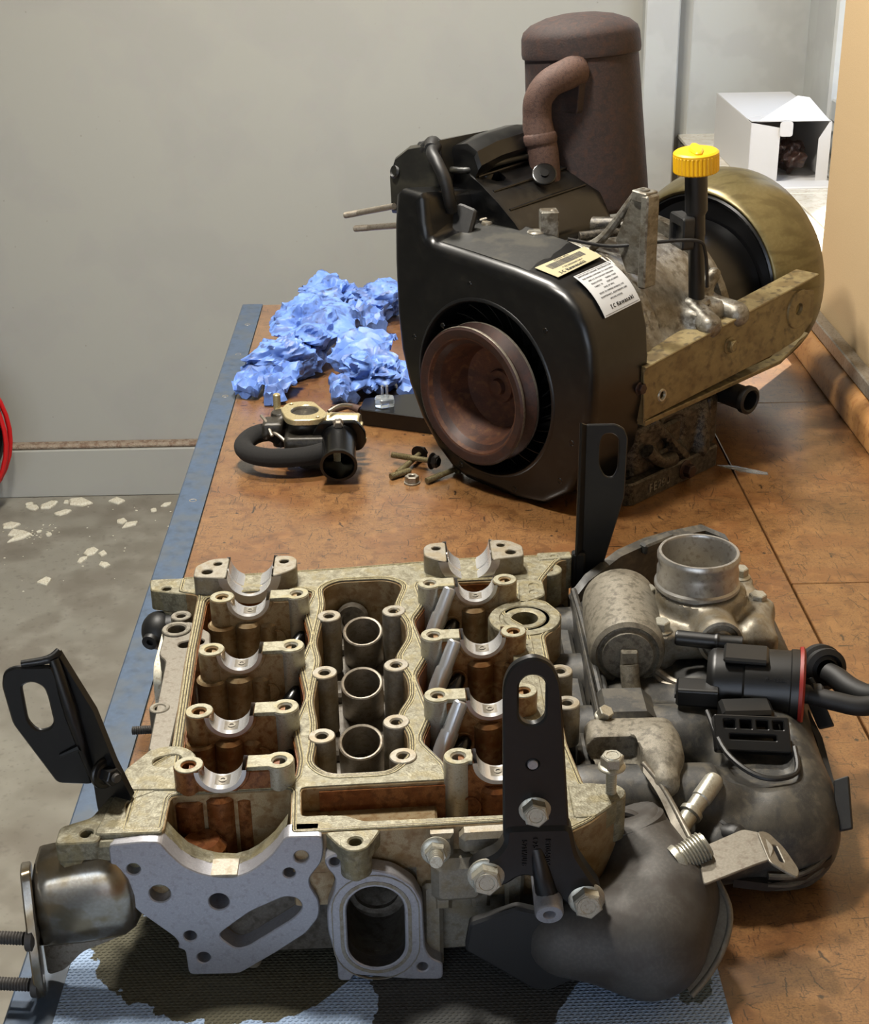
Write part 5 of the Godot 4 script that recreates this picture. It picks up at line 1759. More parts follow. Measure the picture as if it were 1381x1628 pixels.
	m = mb(EF)
	m.tube([Vector3(30, 334, 200), Vector3(60, 336, 210)], [11.0, 11.0], 14)
	m.lathe(along(Vector3(60, 336, 210), Vector3(30, 2, 10)), [Vector2(13, 0), Vector2(13, 8), Vector2(6, 10), Vector2(6, 22), Vector2(0, 22)], 16)
	obj("linkage", m, M.crankcase_dark, root)

func cylinder_covers(e: Node3D) -> void:
	# black sheet over the leaning cylinder: a rounded cover with pressed ribs
	var prof := [[-150, 352], [-150, 384], [-138, 400], [-122, 405], [-102, 402], [-80, 391], [-48, 371], [-16, 347], [4, 328], [10, 312], [-60, 306], [-140, 312]]
	var m := mb(EF)
	var secs := []
	for s in [[94, .0], [98, 1.0], [160, 1.0], [230, 1.0], [262, .99], [274, .95], [280, .86]]:
		var row := PackedVector3Array()
		var sc: float = .97 if s[1] == .0 else s[1]
		var lift: float = (s[0] - 92) * .06
		for q in prof: row.append(Vector3(-65 + (q[0] + 65) * sc, 340 + (q[1] - 340) * sc + lift * (1 if q[1] > 340 else 0), s[0]))
		secs.append(row)
	m.loft(secs)
	# a ragged hole is torn through it
	var hole := PackedVector2Array()
	for q in [[-14, -8], [-12, 4], [-8, 7], [-4, 3], [2, 5], [6, 10], [12, 9], [15, 2], [12, -4], [2, -11], [-8, -12]]: hole.append(Vector2(q[0], q[1]) * 1.2)
	var bite := mb(EF)
	bite.prism(along(Vector3(-88, 396, 126), Vector3(.46, .88, -.05), Vector3(-.88, .46, .1)), hole, -42, 14)
	var root := CSGMesh3D.new()
	root.name = "cylinder_cover"
	var base := origin_of(e)
	root.mesh = m.commit(base)
	root.material = M.shroud
	root.set_meta("label", "ribbed black sheet cover over the cylinder, with a torn hole")
	var torn := CSGMesh3D.new()
	torn.name = "torn_hole"
	torn.operation = CSGShape3D.OPERATION_SUBTRACTION
	torn.mesh = bite.commit(base)
	torn.material = M.shroud
	root.add_child(torn)
	e.add_child(root, true)
	for q in [[-92, 397.5], [-64, 381.5], [-34, 361]]:
		m = mb(EF)
		m.tube([Vector3(q[0], q[1], 102), Vector3(q[0] + 1, q[1] + 5, 180), Vector3(q[0] + 2, q[1] + 9, 256)], [2.0, 2.6, 2.0], 8, 3)
		obj("pressed_rib", m, M.shroud, root)
	m = mb(EF)
	m.lathe(along(Vector3(-50, 392, 190), Vector3(.5, .7, -.5)), [Vector2(0, 3), Vector2(5, 3), Vector2(6, 6), Vector2(0, 6)], 14)
	m.lathe(along(Vector3(-50, 392, 190), Vector3(.5, .7, -.5)), [Vector2(0, 0), Vector2(17, 0), Vector2(17, 2.5), Vector2(15, 3.5), Vector2(0, 3.5)], 28)
	obj("cover_screw", m, M.gloss_black, root)
	# upper cap with a sloping roof
	m = mb(EF)
	secs = []
	for q in [[96, 0.0, -10], [100, 1.0, -4], [140, 1.0, 4], [200, 1.0, 8], [240, .92, 4], [252, .8, -4]]:
		var row := PackedVector3Array()
		for w in [[-200, 380], [-192, 402], [-160, 424], [-132, 440], [-110, 444], [-92, 436], [-84, 418], [-92, 402], [-120, 400], [-150, 384]]:
			var k: float = q[1] if q[1] > 0 else .94
			row.append(Vector3(-120 + (w[0] + 120) * k, 415 + (w[1] - 415) * k + q[2], q[0]))
		secs.append(row)
	m.loft(secs)
	obj("upper_cap", m, M.shroud, root)
	m = mb(EF)
	m.tube([Vector3(-196, 384, 94), Vector3(-150, 400, 93), Vector3(-104, 406, 98), Vector3(-88, 412, 180), Vector3(-86, 412, 240)], [5.0, 6.0, 4.0, 4.0, 4.0], 10)
	obj("cap_flange", m, M.shroud_dirty, root)
	# valve cover at the far left, dusty
	m = mb(EF)
	secs = []
	for q in [[70, .9], [76, 1.0], [170, 1.0], [190, .96], [196, .86]]:
		var row := PackedVector3Array()
		for w in [[-236, 330], [-238, 382], [-226, 410], [-196, 430], [-140, 444], [-130, 400], [-140, 340]]: row.append(Vector3(-185 + (w[0] + 185) * q[1], 388 + (w[1] - 388) * q[1], q[0]))
		secs.append(row)
	m.loft(secs)
	var vc := obj("valve_cover", m, M.shroud_dirty, e, "dusty valve cover at the top left")
	m = mb(EF)
	m.lathe(along(Vector3(-222, 392, 70), Vector3(-.2, .3, -1)), [Vector2(0, -1), Vector2(6, -1), Vector2(8, 3), Vector2(10, 0)], 16)
	m.box(Transform3D(), Vector3(-170, 426, 84), Vector3(34, 22, 24), 6)
	obj("cover_bolt", m, M.black_plastic, vc)
	# breather hose and spark lead boot
	m = mb(EF)
	m.tube([Vector3(-150, 436, 84), Vector3(-134, 432, 56), Vector3(-112, 422, 44), Vector3(-96, 402, 42), Vector3(-92, 376, 46), Vector3(-94, 360, 52)], 8.5, 14)
	m.tube([Vector3(-170, 426, 80), Vector3(-156, 436, 80), Vector3(-140, 434, 60)], [11.0, 12.0, 9.5], 14)
	obj("breather_hose", m, M.black_plastic, vc)
	m = mb(EF)
	m.prism(along(Vector3(-90, 344, 62), Vector3(.25, .45, -.86), Vector3(0, .9, .4)), soft(P([-26, -16, 20, -20, 26, 8, 4, 24, -24, 20]), 6), 0, 8, [], 3)
	obj("grommet", m, M.black_plastic, vc)
	for q in [[-285, 327, 30, -183, 356, 30], [-265, 311, 30, -150, 336, 30]]:
		m = mb(EF)
		var a := Vector3(q[0], q[1], q[2]); var b := Vector3(q[3], q[4], q[5])
		m.screw(along(a, b - a), 4.6, 0, 32, 1.8)
		m.cyl(along(a, b - a), 4.4, 30, a.distance_to(b), 0, 14)
		obj("stud", m, M.steel_worn, e)

func muffler(e: Node3D) -> void:
	var m := mb(EF)
	var ax := Vector3(-.10, 1, .0).normalized()
	var t := along(Vector3(-84, 318, 330), ax, Vector3(0, 0, 1))
	m.lathe(t, [Vector2(0, 0), Vector2(84, 0), Vector2(88, 8), Vector2(81, 214)], 56)
	m.lathe(t, [Vector2(81, 214), Vector2(84, 216), Vector2(85, 222), Vector2(84, 242), Vector2(81, 251), Vector2(70, 260), Vector2(48, 268), Vector2(24, 272), Vector2(0, 273)], 56)
	var root := obj("muffler", m, M.rust, e, "tall rust-brown cylindrical muffler")
	m = mb(EF)
	m.tube([Vector3(-62, 522, 268), Vector3(-62, 518, 244), Vector3(-72, 508, 222), Vector3(-82, 488, 212), Vector3(-84, 464, 212), Vector3(-80, 440, 212), Vector3(-74, 414, 214), Vector3(-68, 376, 216)], [22.0, 21.0, 20.0, 20.0, 20.0, 22.0, 22.0, 20.0], 20, 5)
	m.lathe(along(Vector3(-79, 434, 212), Vector3(-.2, 1, 0)), [Vector2(20, -10), Vector2(24, -6), Vector2(25, 0), Vector2(24, 6), Vector2(20, 10)], 20)
	obj("exhaust_pipe", m, M.rust_pipe, root)
	m = mb(EF)
	m.prism(along(Vector3(-80, 506, 254), Vector3(.05, .1, -1)), soft(P([-34, -40, 44, -40, 44, 34, -34, 34]), 6), -26, 0, [], 1)
	obj("inlet_pad", m, M.rust, root)

func dipstick(e: Node3D) -> void:
	var m := mb(EF)
	var t := along(Vector3(160, 236, 268), Vector3(-.01, 1, -.09))
	m.lathe(t, [Vector2(0, -6), Vector2(14, -6), Vector2(14, 2), Vector2(11, 4), Vector2(11, 92), Vector2(11.8, 96), Vector2(11.8, 122), Vector2(15, 128), Vector2(15, 182), Vector2(0, 182)], 30)
	var root := obj("oil_filler_tube", m, M.black_plastic_clean, e, "black oil filler tube with a yellow cap")
	m = mb(EF)
	m.prism(along(Vector3(146, 332, 250), Vector3(-.5, 0, -.86)), rrect(-24, -18, 24, 26, 5), -4, 12, [rrect(-15, -11, 15, 12, 3)], 2)
	m.prism(along(Vector3(146, 332, 250), Vector3(-.5, 0, -.86)), rrect(-18, -14, 18, 16, 3), -4, 5)
	obj("tube_bracket", m, M.black_plastic, root)
	m = mb(EF)
	m.lathe(t, [Vector2(11, -4), Vector2(18, -4), Vector2(19, 0), Vector2(17, 4), Vector2(11, 6)], 26)
	obj("tube_collar", m, M.crankcase, root)
	# ribbed cap
	m = mb(EF, 25.0)
	var grip := PackedVector2Array()
	for i in 34:
		for w in [[.0, 28.6], [.35, 30.0], [.65, 30.0], [.98, 28.6]]:
			grip.append(Vector2.from_angle(TAU * (i + w[0]) / 34) * w[1])
	m.prism(t, grip, 180, 204, [], 1.2, 2)
	m.lathe(t, [Vector2(29.6, 203), Vector2(29.6, 206), Vector2(27, 208), Vector2(0, 209)], 40)
	m.prism(along(t * Vector3(0, 0, 208), t.basis.z, Vector3(.72, 0, .69)), soft(P([-25, -4, -6, -9, 6, -9, 25, -4, 25, 4, 6, 9, -6, 9, -25, 4]), 3), 0, 4, [], 2)
	obj("oil_cap", m, M.yellow_cap, root, "ribbed yellow oil cap")
	m = mb(EF)
	m.lathe(t, [Vector2(27, 181), Vector2(15, 178)], 30)
	obj("cap_seal", m, M.black_plastic_clean, root)

func rear_drum(e: Node3D) -> void:
	var m := mb(EF)
	var t := front_at() * Transform3D(Basis(), Vector3(10, 188, 0))
	m.lathe(t, [Vector2(136, 484), Vector2(141, 480), Vector2(144, 481), Vector2(149, 488), Vector2(158, 510), Vector2(164, 535), Vector2(165, 558), Vector2(160, 582), Vector2(146, 604), Vector2(118, 620), Vector2(64, 630), Vector2(0, 632)], 72)
	var root := obj("drum", m, M.drum, e, "olive metal drum at the back of the engine")
	m = mb(EF)
	m.lathe(t, [Vector2(137, 482), Vector2(134, 480), Vector2(130, 484), Vector2(126, 488), Vector2(60, 486), Vector2(0, 484)], 64)
	obj("drum_plate", m, M.drum_face, root)

func side_rail(e: Node3D) -> void:
	# painted channel along the right side, rising slightly to the back
	var m := mb(EF)
	var fr := frame(Vector3(0, 0, 0), Vector3(0, .068, 1), Vector3(0, 1, -.068), Vector3(1, 0, 0))   # XY -> (s, y), grows along t
	m.prism(fr * Transform3D(Basis(), Vector3(0, 0, 199)), soft(P([112, 112, 112, 186, 440, 196, 512, 176, 512, 130, 480, 112, 420, 108]), 6), 0, 4, [circ(150, 136, 5), circ(470, 160, 8)], 1, 1)
	var root := obj("side_rail", m, M.rail_paint, e, "beige painted steel channel along the engine side")
	m = mb(EF)
	m.prism(fr * Transform3D(Basis(), Vector3(0, 0, 168)), P([112, 184, 516, 196, 516, 200, 112, 188]), 0, 38, [], 1)
	obj("top_flange", m, M.rail_paint, root)
	m = mb(EF)
	m.prism(fr * Transform3D(Basis(), Vector3(0, 0, 186)), P([114, 104, 430, 88, 500, 110, 500, 114, 430, 94, 114, 111]), 0, 18, [], 1)
	m.prism(fr * Transform3D(Basis(), Vector3(0, 0, 186)), soft(P([112, 108, 118, 108, 118, 188, 112, 188]), 2), 0, 16)
	obj("lower_flange", m, M.rail_paint, root)
	m = mb(EF)
	m.lathe(fr * Transform3D(Basis(), Vector3(470, 160, 203)), [Vector2(8, -1), Vector2(9, 2), Vector2(26, 3.5), Vector2(28, 2.5), Vector2(29, 0)], 36)
	obj("pad", m, M.rail_paint, root)
	m = mb(EF)
	m.lathe(fr * Transform3D(Basis(), Vector3(150, 136, 203)), [Vector2(5, -1), Vector2(6, 1.6), Vector2(8, 1.8), Vector2(9, 0)], 22)
	obj("eyelet", m, M.zinc, root)
	m = mb(EF)
	m.bolt(along(fr * Vector3(300, 158, 205), Vector3(1, 0, 0)), 16, 7, 12, 0, 0, true)
	obj("rail_bolt", m, M.rail_paint, root)

# printed stickers
func quad_label(m: MB, a: Vector3, b: Vector3, c: Vector3, d: Vector3, bend := 0.0, cols := 1) -> void:
	# a sticker 0.5 mm thick between four corners, bulging by bend along its second side
	var n := (b - a).cross(d - a).normalized()
	if n.y < 0: n = -n
	var secs := []
	for j in cols + 1:
		var u := float(j) / cols
		var lift := n * bend * 4.0 * u * (1.0 - u)
		var p0 := a.lerp(d, u) + lift; var p1 := b.lerp(c, u) + lift
		secs.append(PackedVector3Array([p0, p1, p1 + n * .5, p0 + n * .5]))
	m.loft(secs)

func engine_labels(e: Node3D) -> void:
	# barcode sticker on the top
	var a := Vector3(82, 319.5, 22); var b := Vector3(91, 331.5, 108); var c := Vector3(121, 324.5, 108); var d := Vector3(121, 314.5, 22)
	var m := mb(EF)
	quad_label(m, a, b, c, d, 0.0, 10)
	var l1 := obj("barcode_label", m, M.label_cream, e, "cream sticker with a barcode")
	m = mb(EF)
	var rg := RandomNumberGenerator.new()
	rg.seed = 5
	var n := (b - a).cross(d - a).normalized()
	if n.y < 0: n = -n
	var at := func(u: float, w: float) -> Vector3: return a.lerp(b, u).lerp(d.lerp(c, u), w) + n * .85
	var u := .14
	while u < .84:
		var wd := rg.randf_range(.004, .013)
		m.loft([PackedVector3Array([at.call(u, .16), at.call(u + wd, .16), at.call(u + wd, .16) + n * .2, at.call(u, .16) + n * .2]), PackedVector3Array([at.call(u, .50), at.call(u + wd, .50), at.call(u + wd, .50) + n * .2, at.call(u, .50) + n * .2])])
		u += wd + rg.randf_range(.006, .014)
	var bars := obj("barcode", m, M.ink_grey, l1)
	bars.set_meta("kind", "stuff")
	print_line(l1, "FE290G  BS13", at.call(.5, .07), at.call(.6, .07), n, 4.2, M.ink_grey)
	print_line(l1, "* FE290G046768 *", at.call(.5, .64), at.call(.6, .64), n, 4.6, M.ink_grey)
	print_line(l1, "I C Kawasaki", at.call(.40, .84), at.call(.50, .84), n, 8.0, M.ink)
	# white notice on the shoulder
	var q0 := Vector3(134, 315, 36); var q1 := Vector3(134, 321, 106); var q2 := Vector3(187, 279, 106); var q3 := Vector3(187, 272, 36)
	m = mb(EF)
	quad_label(m, q0, q1, q2, q3, 6.5, 8)
	var l2 := obj("notice_label", m, M.label_white, e, "white printed notice sticker")
	var n2 := (q1 - q0).cross(q3 - q0).normalized()
	if n2.y < 0: n2 = -n2
	var at2 := func(uu: float, w: float) -> Vector3: return q0.lerp(q1, uu).lerp(q3.lerp(q2, uu), w) + n2 * (6.5 * 4.0 * w * (1.0 - w) + .75)
	var texts := ["IMPORTANT ENGINE INFORMATION", "THIS ENGINE CONFORMS TO CALIFORNIA", "AND U.S. EPA EXHAUST EMISSION", "REGULATIONS        TIMING: FIXED", "FAMILY: TK          DISPLACEMENT", "DATE OF MFG:", "REFER TO OWNERS MANUAL FOR", "MAINTENANCE, ADJUSTMENTS AND", "SPECIFICATIONS"]
	for i in texts.size():
		var w := .075 + i * .082
		var slope: Vector3 = (at2.call(.5, w + .05) - at2.call(.5, w - .05)).cross(at2.call(.6, w) - at2.call(.5, w)).normalized()
		if slope.y < 0: slope = -slope
		print_line(l2, texts[i], at2.call(.5, w), at2.call(.6, w), slope, 4.0 if i == 0 else 3.2, M.ink_grey)
	var sl: Vector3 = (at2.call(.5, .92) - at2.call(.5, .82)).cross(at2.call(.6, .87) - at2.call(.5, .87)).normalized()
	if sl.y < 0: sl = -sl
	print_line(l2, "I C Kawasaki", at2.call(.56, .87), at2.call(.66, .87), sl, 7.4, M.ink)
	m = mb(EF)
	for k in 2:
		var w0 := .02 if k == 0 else .97
		m.loft([PackedVector3Array([at2.call(.03, w0), at2.call(.03, w0 + .008), at2.call(.03, w0 + .008) + n2 * .1, at2.call(.03, w0) + n2 * .1]), PackedVector3Array([at2.call(.97, w0), at2.call(.97, w0 + .008), at2.call(.97, w0 + .008) + n2 * .1, at2.call(.97, w0) + n2 * .1])])
	var fr := obj("printed_border", m, M.ink_grey, l2)
	fr.set_meta("kind", "stuff")

func print_line(parent: Node3D, text: String, p0: Vector3, p1: Vector3, n: Vector3, size_mm: float, material: Material) -> void:
	var x := (EF.basis * (p1 - p0)).normalized()
	var z := (EF.basis * n).normalized()
	z = (z - x * z.dot(x)).normalized()
	letters("printed_line", text, Transform3D(Basis(x, z.cross(x), z), EF * p0), size_mm, .2, material, parent, size_mm > 7.0)

# ------------------------------------------------------------------ loose things
func build_small_things() -> void:
	wipe_sheet()
	carburettor()
	loose_bolts()
	gloves()
	clip_and_plate()
	carton()
	floor_things()

func wipe_sheet() -> void:
	# the sheet is 520 x 340 mm; its picture holds the embossing and the oil soaked into it
	var W := 1300; var H := 850
	var n: PackedByteArray = nz["mid"]
	var g: PackedByteArray = nz["grain"]
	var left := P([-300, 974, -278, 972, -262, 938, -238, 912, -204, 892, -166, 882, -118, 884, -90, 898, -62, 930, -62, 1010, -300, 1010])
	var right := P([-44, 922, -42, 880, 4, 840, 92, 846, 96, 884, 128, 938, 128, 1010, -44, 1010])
	var spot := circ(205, 910, 17, 20)
	var pix := PackedByteArray(); pix.resize(W * H * 3)
	var hgt := PackedByteArray(); hgt.resize(W * H)
	for y in H:
		var d := lerpf(1100, 760, float(y) / H)
		for x in W:
			var xx := lerpf(-290, 230, float(x) / W)
			var row := floori(y / 8.0)
			var cx := fposmod(x + (row % 2) * 6.0, 12.0) - 6.0
			var cy := fposmod(y, 8.0) - 4.0
			var e := Vector2(cx * .75 + cy * .45, cy * 1.1).length()
			var dent := smoothstep(3.4, 1.4, e)
			var wob: float = (n[(y % TS) * TS + x % TS] - 128) * .035
			var c := Color(.60, .68, .79)
			c = c.lerp(Color(.5, .6, .74), g[(y % TS) * TS + x % TS] / 255.0 * .25)
			var q := Vector2(xx + wob, d + wob)
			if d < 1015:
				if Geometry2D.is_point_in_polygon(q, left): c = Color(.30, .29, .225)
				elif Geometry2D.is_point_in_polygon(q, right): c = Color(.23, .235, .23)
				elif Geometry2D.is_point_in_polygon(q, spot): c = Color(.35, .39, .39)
			var o := (y * W + x) * 3
			pix[o] = int(c.r * 255); pix[o + 1] = int(c.g * 255); pix[o + 2] = int(c.b * 255)
			hgt[y * W + x] = int(200 - 170 * dent)
	var mt := StandardMaterial3D.new()
	mt.resource_name = "wipe"
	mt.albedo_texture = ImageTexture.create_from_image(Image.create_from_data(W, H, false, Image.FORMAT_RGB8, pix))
	mt.heightmap_enabled = true
	mt.heightmap_texture = ImageTexture.create_from_image(Image.create_from_data(W, H, false, Image.FORMAT_L8, hgt))
	mt.heightmap_scale = .2
	mt.roughness = .9
	var m := mb()
	var nx := 26; var nd := 20
	var nn := FastNoiseLite.new()
	nn.seed = 3
	nn.frequency = .012
	for j in nd + 1:
		for i in nx + 1:
			var u := float(i) / nx; var w := float(j) / nd
			var x := lerpf(-290, 230, u) + (w * 6) + sin(w * 9) * .8
			var d := lerpf(760, 1100, w) + sin(u * 7) * 1.0
			m.p(Vector3(x, .35 + maxf(0, nn.get_noise_2d(x, d)) * .5, d))
			m.uv.append(Vector2(u, 1.0 - w))
	for j in nd:
		for i in nx:
			var a := j * (nx + 1) + i
			m.quad(a, a + nx + 1, a + nx + 2, a + 1)
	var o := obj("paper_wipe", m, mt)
	tag(o, "embossed blue paper wipe with dark oil stains, spread flat under the cylinder head", "paper wipe")

func carburettor() -> void:
	var c := thing("carburettor", "small greasy carburettor with black intake horn and rubber hose loop, lying beside the loose bolts", "carburettor", Vector3(-160, 0, 1990))
	var m := mb()
	m.field(func(q: Vector3) -> float:
		var d := sd_cyl(q, Vector3(-156, 12, 2010), Vector3(-156, 72, 2010), 26)
		d = smin(d, sd_box(q, Vector3(-150, 34, 1990), Vector3(36, 18, 30), 8), 8)
		d = smin(d, sd_cap(q, Vector3(-196, 52, 2040), Vector3(-160, 50, 2016), 10, 14), 8)
		d = smin(d, sd_cyl(q, Vector3(-196, 10, 2040), Vector3(-196, 62, 2040), 13), 8)
		d = smin(d, sd_box(q, Vector3(-134, 20, 1990), Vector3(34, 17, 34), 10), 8)
		return d, Vector3(-225, 0, 1930), Vector3(-85, 86, 2075), 3.6)
	obj("body", m, M.carb_grime, c)
	m = mb()
	m.prism(up_at(), soft(P([-192, 2012, -184, 2036, -166, 2042, -146, 2040, -124, 1992, -128, 1972, -142, 1966, -172, 1966, -182, 1976]), 7, 3), 68, 77, [circ(-157, 2005, 20, 28), circ(-178, 2030, 3), circ(-137, 1976, 3)], 1, 1)
	var fl := obj("top_flange", m, M.cream_metal, c, "bright top flange round the bore")
	m = mb()
	m.lathe(up_at() * Transform3D(Basis(), Vector3(-157, 2005, 0)), [Vector2(20, 76), Vector2(18, 72), Vector2(17, 50), Vector2(0, 48)], 28)
	m.cyl(along(Vector3(-160, 56, 2006), Vector3(.2, .9, -.1)), 6, 0, 8, 1)
	obj("bore", m, M.steel_dull, fl)
	m = mb()
	m.cyl(up_at() * Transform3D(Basis(), Vector3(-201, 2060, 0)), 5.5, 40, 82, 1, 16)
	m.cyl(up_at() * Transform3D(Basis(), Vector3(-196, 2052, 0)), 8, 38, 62, 1, 16)
	obj("inlet_stub", m, M.cream_metal, c)
	m = mb()
	var horn := along(Vector3(-108, 46, 1975), Vector3(.02, -.22, -1))
	m.lathe(horn, [Vector2(24, 0), Vector2(26, 6), Vector2(24, 10), Vector2(24, 62), Vector2(26, 66), Vector2(26, 70), Vector2(22, 70), Vector2(21, 60), Vector2(20, 12), Vector2(0, 10)], 32)
	m.prism(horn, soft(P([-38, -10, -30, -22, 30, -22, 38, -10, 38, 10, 26, 28, -26, 28, -38, 10]), 8), -4, 4, [], 1.5, 1.5)
	var hn := obj("intake_horn", m, M.gloss_black, c, "glossy black round intake horn")
	m = mb()
	m.bolt(along(horn * Vector3(0, 26, 4), horn.basis.z), 11, 7, 8, 0, 0, false)
	obj("screw", m, M.steel_worn, hn)
	m = mb()
	m.prism(along(horn * Vector3(4, -2, 28), horn.basis.z), rrect(-6, -18, 4, 14, 1), 0, 3)
	obj("choke_flap", m, M.cream_metal, hn)
	m = mb()
	m.lathe(along(Vector3(-130, 44, 2026), Vector3(1, 0, -.12)), [Vector2(0, 0), Vector2(19, 0), Vector2(20, 2), Vector2(20, 48), Vector2(18, 51), Vector2(8, 51), Vector2(7, 55), Vector2(0, 55)], 30)
	m.cyl(along(Vector3(-82, 34, 1994), Vector3(1, 0, -.1)), 4.5, -10, 12, 1, 12)
	obj("solenoid", m, M.cream_metal, c, "cream metal solenoid can")
	m = mb()
	m.tube([Vector3(-120, 34, 1962), Vector3(-150, 30, 1948), Vector3(-196, 28, 1946), Vector3(-232, 28, 1962), Vector3(-246, 30, 1990), Vector3(-234, 34, 2018), Vector3(-212, 36, 2026), Vector3(-196, 32, 2020)], 13.5, 16, 5)
	obj("foam_hose", m, M.foam_hose, c, "fuzzy black hose loop")
	for q in [[Vector3(-214, 44, 2010), Vector3(-180, 36, 1976)], [Vector3(-222, 60, 2030), Vector3(-204, 44, 1990)], [Vector3(-124, 70, 2016), Vector3(-92, 66, 2048)]]:
		m = mb()
		m.tube([q[0], q[0].lerp(q[1], .5) + Vector3(0, 5, 0), q[1]], 2.4, 8)
		obj("linkage", m, M.steel_worn, c)
	m = mb()
	m.field(func(q: Vector3) -> float:
		var d := sd_box(q, Vector3(-204, 50, 2016), Vector3(15, 9, 18), 5)
		return smin(d, sd_cap(q, Vector3(-214, 40, 2004), Vector3(-186, 60, 2030), 7, 6), 5), Vector3(-228, 26, 1988), Vector3(-172, 74, 2044), 3.0)
	obj("side_cover", m, M.carb_grime, c)

func make_bolt(called: String, label: String, a: Vector3, b: Vector3, af: float, flange: float, r: float, mat_head: Material, mat_shank: Material) -> void:
	var t := thing(called, label, "bolt", Vector3(a.x, 0, a.z), "loose bolts in front of the engine")
	var m := mb()
	var dir := (a - b).normalized()
	m.bolt(along(a, dir), af, af * .55, flange, 0, 0, true)
	obj("head", m, mat_head, t)
	m = mb()
	m.cyl(along(b, dir), r * .9, a.distance_to(b) * .45, a.distance_to(b), 0, 14)
	m.screw(along(b, dir), r, 0, a.distance_to(b) * .5)
	obj("shank", m, mat_shank, t)

func loose_bolts() -> void:
	make_bolt("loose_bolt", "loose brass-toned bolt with dark cap head, farthest back in the small heap", Vector3(6, 12, 1990), Vector3(-26, 5, 1938), 16, 13, 4.5, M.steel_dark, M.cream_dull)
	make_bolt("loose_bolt", "loose brass-toned bolt lying crossways on top of the other bolts of the heap", Vector3(24, 17, 1950), Vector3(-34, 13, 1986), 16, 12, 4.5, M.steel_dark, M.cream_dull)
	make_bolt("loose_bolt", "loose bolt of the heap lying closest to the black fan shroud", Vector3(58, 8, 1944), Vector3(14, 5, 1908), 14, 8, 4.5, M.cream_dull, M.cream_dull)
	var m := mb()
	m.prism(up_at() * Transform3D(Basis(), Vector3(-6, 1914, 0)), P([10, 0, 5, 8.7, -5, 8.7, -10, 0, -5, -8.7, 5, -8.7]), 2, 11, [circ(0, 0, 4.6, 16)], .8)
	m.ring(up_at() * Transform3D(Basis(), Vector3(-6, 1914, 0)), 4.6, 11.5, .3, 2.2, .3)
	tag(obj("loose_nut", m, M.steel_worn), "single grey flange nut at the front of the loose bolt heap", "nut")
	m = mb()
	m.screw(along(Vector3(-36, 5, 1926), Vector3(.8, 0, .6)), 4.6, 0, 34)
	tag(obj("loose_stud", m, M.cream_dull), "short headless threaded stud at the left of the loose bolt heap", "stud")

func crumple(c: Vector3, r: Vector3, seed: int, seg: int, turn: float, amp := .55) -> MB:
	# a wad of thin sheet: broad folds with sharp crests, finely creased
	var m := mb(BF, 44.0)
	var n := FastNoiseLite.new()
	n.seed = seed
	n.noise_type = FastNoiseLite.TYPE_SIMPLEX
	n.fractal_type = FastNoiseLite.FRACTAL_NONE
	n.frequency = 1.0
	var rg := RandomNumberGenerator.new()
	rg.seed = seed * 7 + 1
	var dirs := []
	for k in 7: dirs.append([Vector3(rg.randfn(), rg.randfn() * .6, rg.randfn()).normalized(), rg.randf_range(2.2, 4.2), rg.randf() * TAU])
	var rows := seg / 2
	for j in rows + 1:
		for i in seg:
			var la := -PI / 2 + PI * j / rows
			var lo := TAU * i / seg
			var d := Vector3(cos(la) * cos(lo), sin(la), cos(la) * sin(lo))
			var w := Vector3(n.get_noise_3dv(d * .8), n.get_noise_3dv(d * .8 + Vector3(9, 0, 0)), n.get_noise_3dv(d * .8 + Vector3(0, 9, 0)))
			var f := 0.0
			for k in dirs.size():
				# pleats: rounded valleys, sharp crests
				var ph: float = (d + w * .8).dot(dirs[k][0]) * dirs[k][1] + dirs[k][2]
				f += (1.0 - absf(sin(ph))) * (1.0 if k < 3 else .45)
			var rad := .56 + amp * .22 * f + n.get_noise_3dv(d * .7 + Vector3(4, 4, 4)) * .3
			var fine := (absf(n.get_noise_3dv(d * 3.2 + w * 2.0)) - .3) * .05
			var q := Vector3(d.x * r.x, d.y * r.y, d.z * r.z) * maxf(rad + fine, .25)
			q = q.rotated(Vector3.UP, turn) + c
			q.y = maxf(q.y, .8 + absf(q.y) * .02)
			m.p(q)
	for j in rows:
		for i in seg:
			var k := (i + 1) % seg
			m.quad(j * seg + i, (j + 1) * seg + i, (j + 1) * seg + k, j * seg + k)
	m.flip_since(0)
	return m

func crumpled_fold(path: Array, width: Array, seed: int, thick := 5.0) -> MB:
	# a wrinkled flap that follows a path
	var m := mb(BF, 34.0)
	var rg := RandomNumberGenerator.new()
	rg.seed = seed
	var n := FastNoiseLite.new()
	n.seed = seed
	n.fractal_type = FastNoiseLite.FRACTAL_RIDGED
	n.fractal_octaves = 2
	n.frequency = .03
	var secs := []
	var steps := 14
	for i in steps + 1:
		var f := float(i) / steps * (path.size() - 1)
		var k := mini(int(f), path.size() - 2)
		var c: Vector3 = path[k].lerp(path[k + 1], f - k)
		var tg: Vector3 = (path[k + 1] - path[k]).normalized()
		var side := tg.cross(Vector3.UP).normalized()
		var w := lerpf(width[k], width[k + 1], f - k)
		var row := PackedVector3Array()
		for j in 20:
			var a := TAU * j / 20
			var q := c + side * cos(a) * w + Vector3.UP * sin(a) * thick
			q += Vector3.UP * (n.get_noise_3dv(q * 1.3) * 15.0) + side * n.get_noise_3dv(q + Vector3(50, 0, 0)) * 8.0
			q.y = maxf(q.y, .9)
			row.append(q)
		secs.append(row)
	m.loft(secs)
	return m

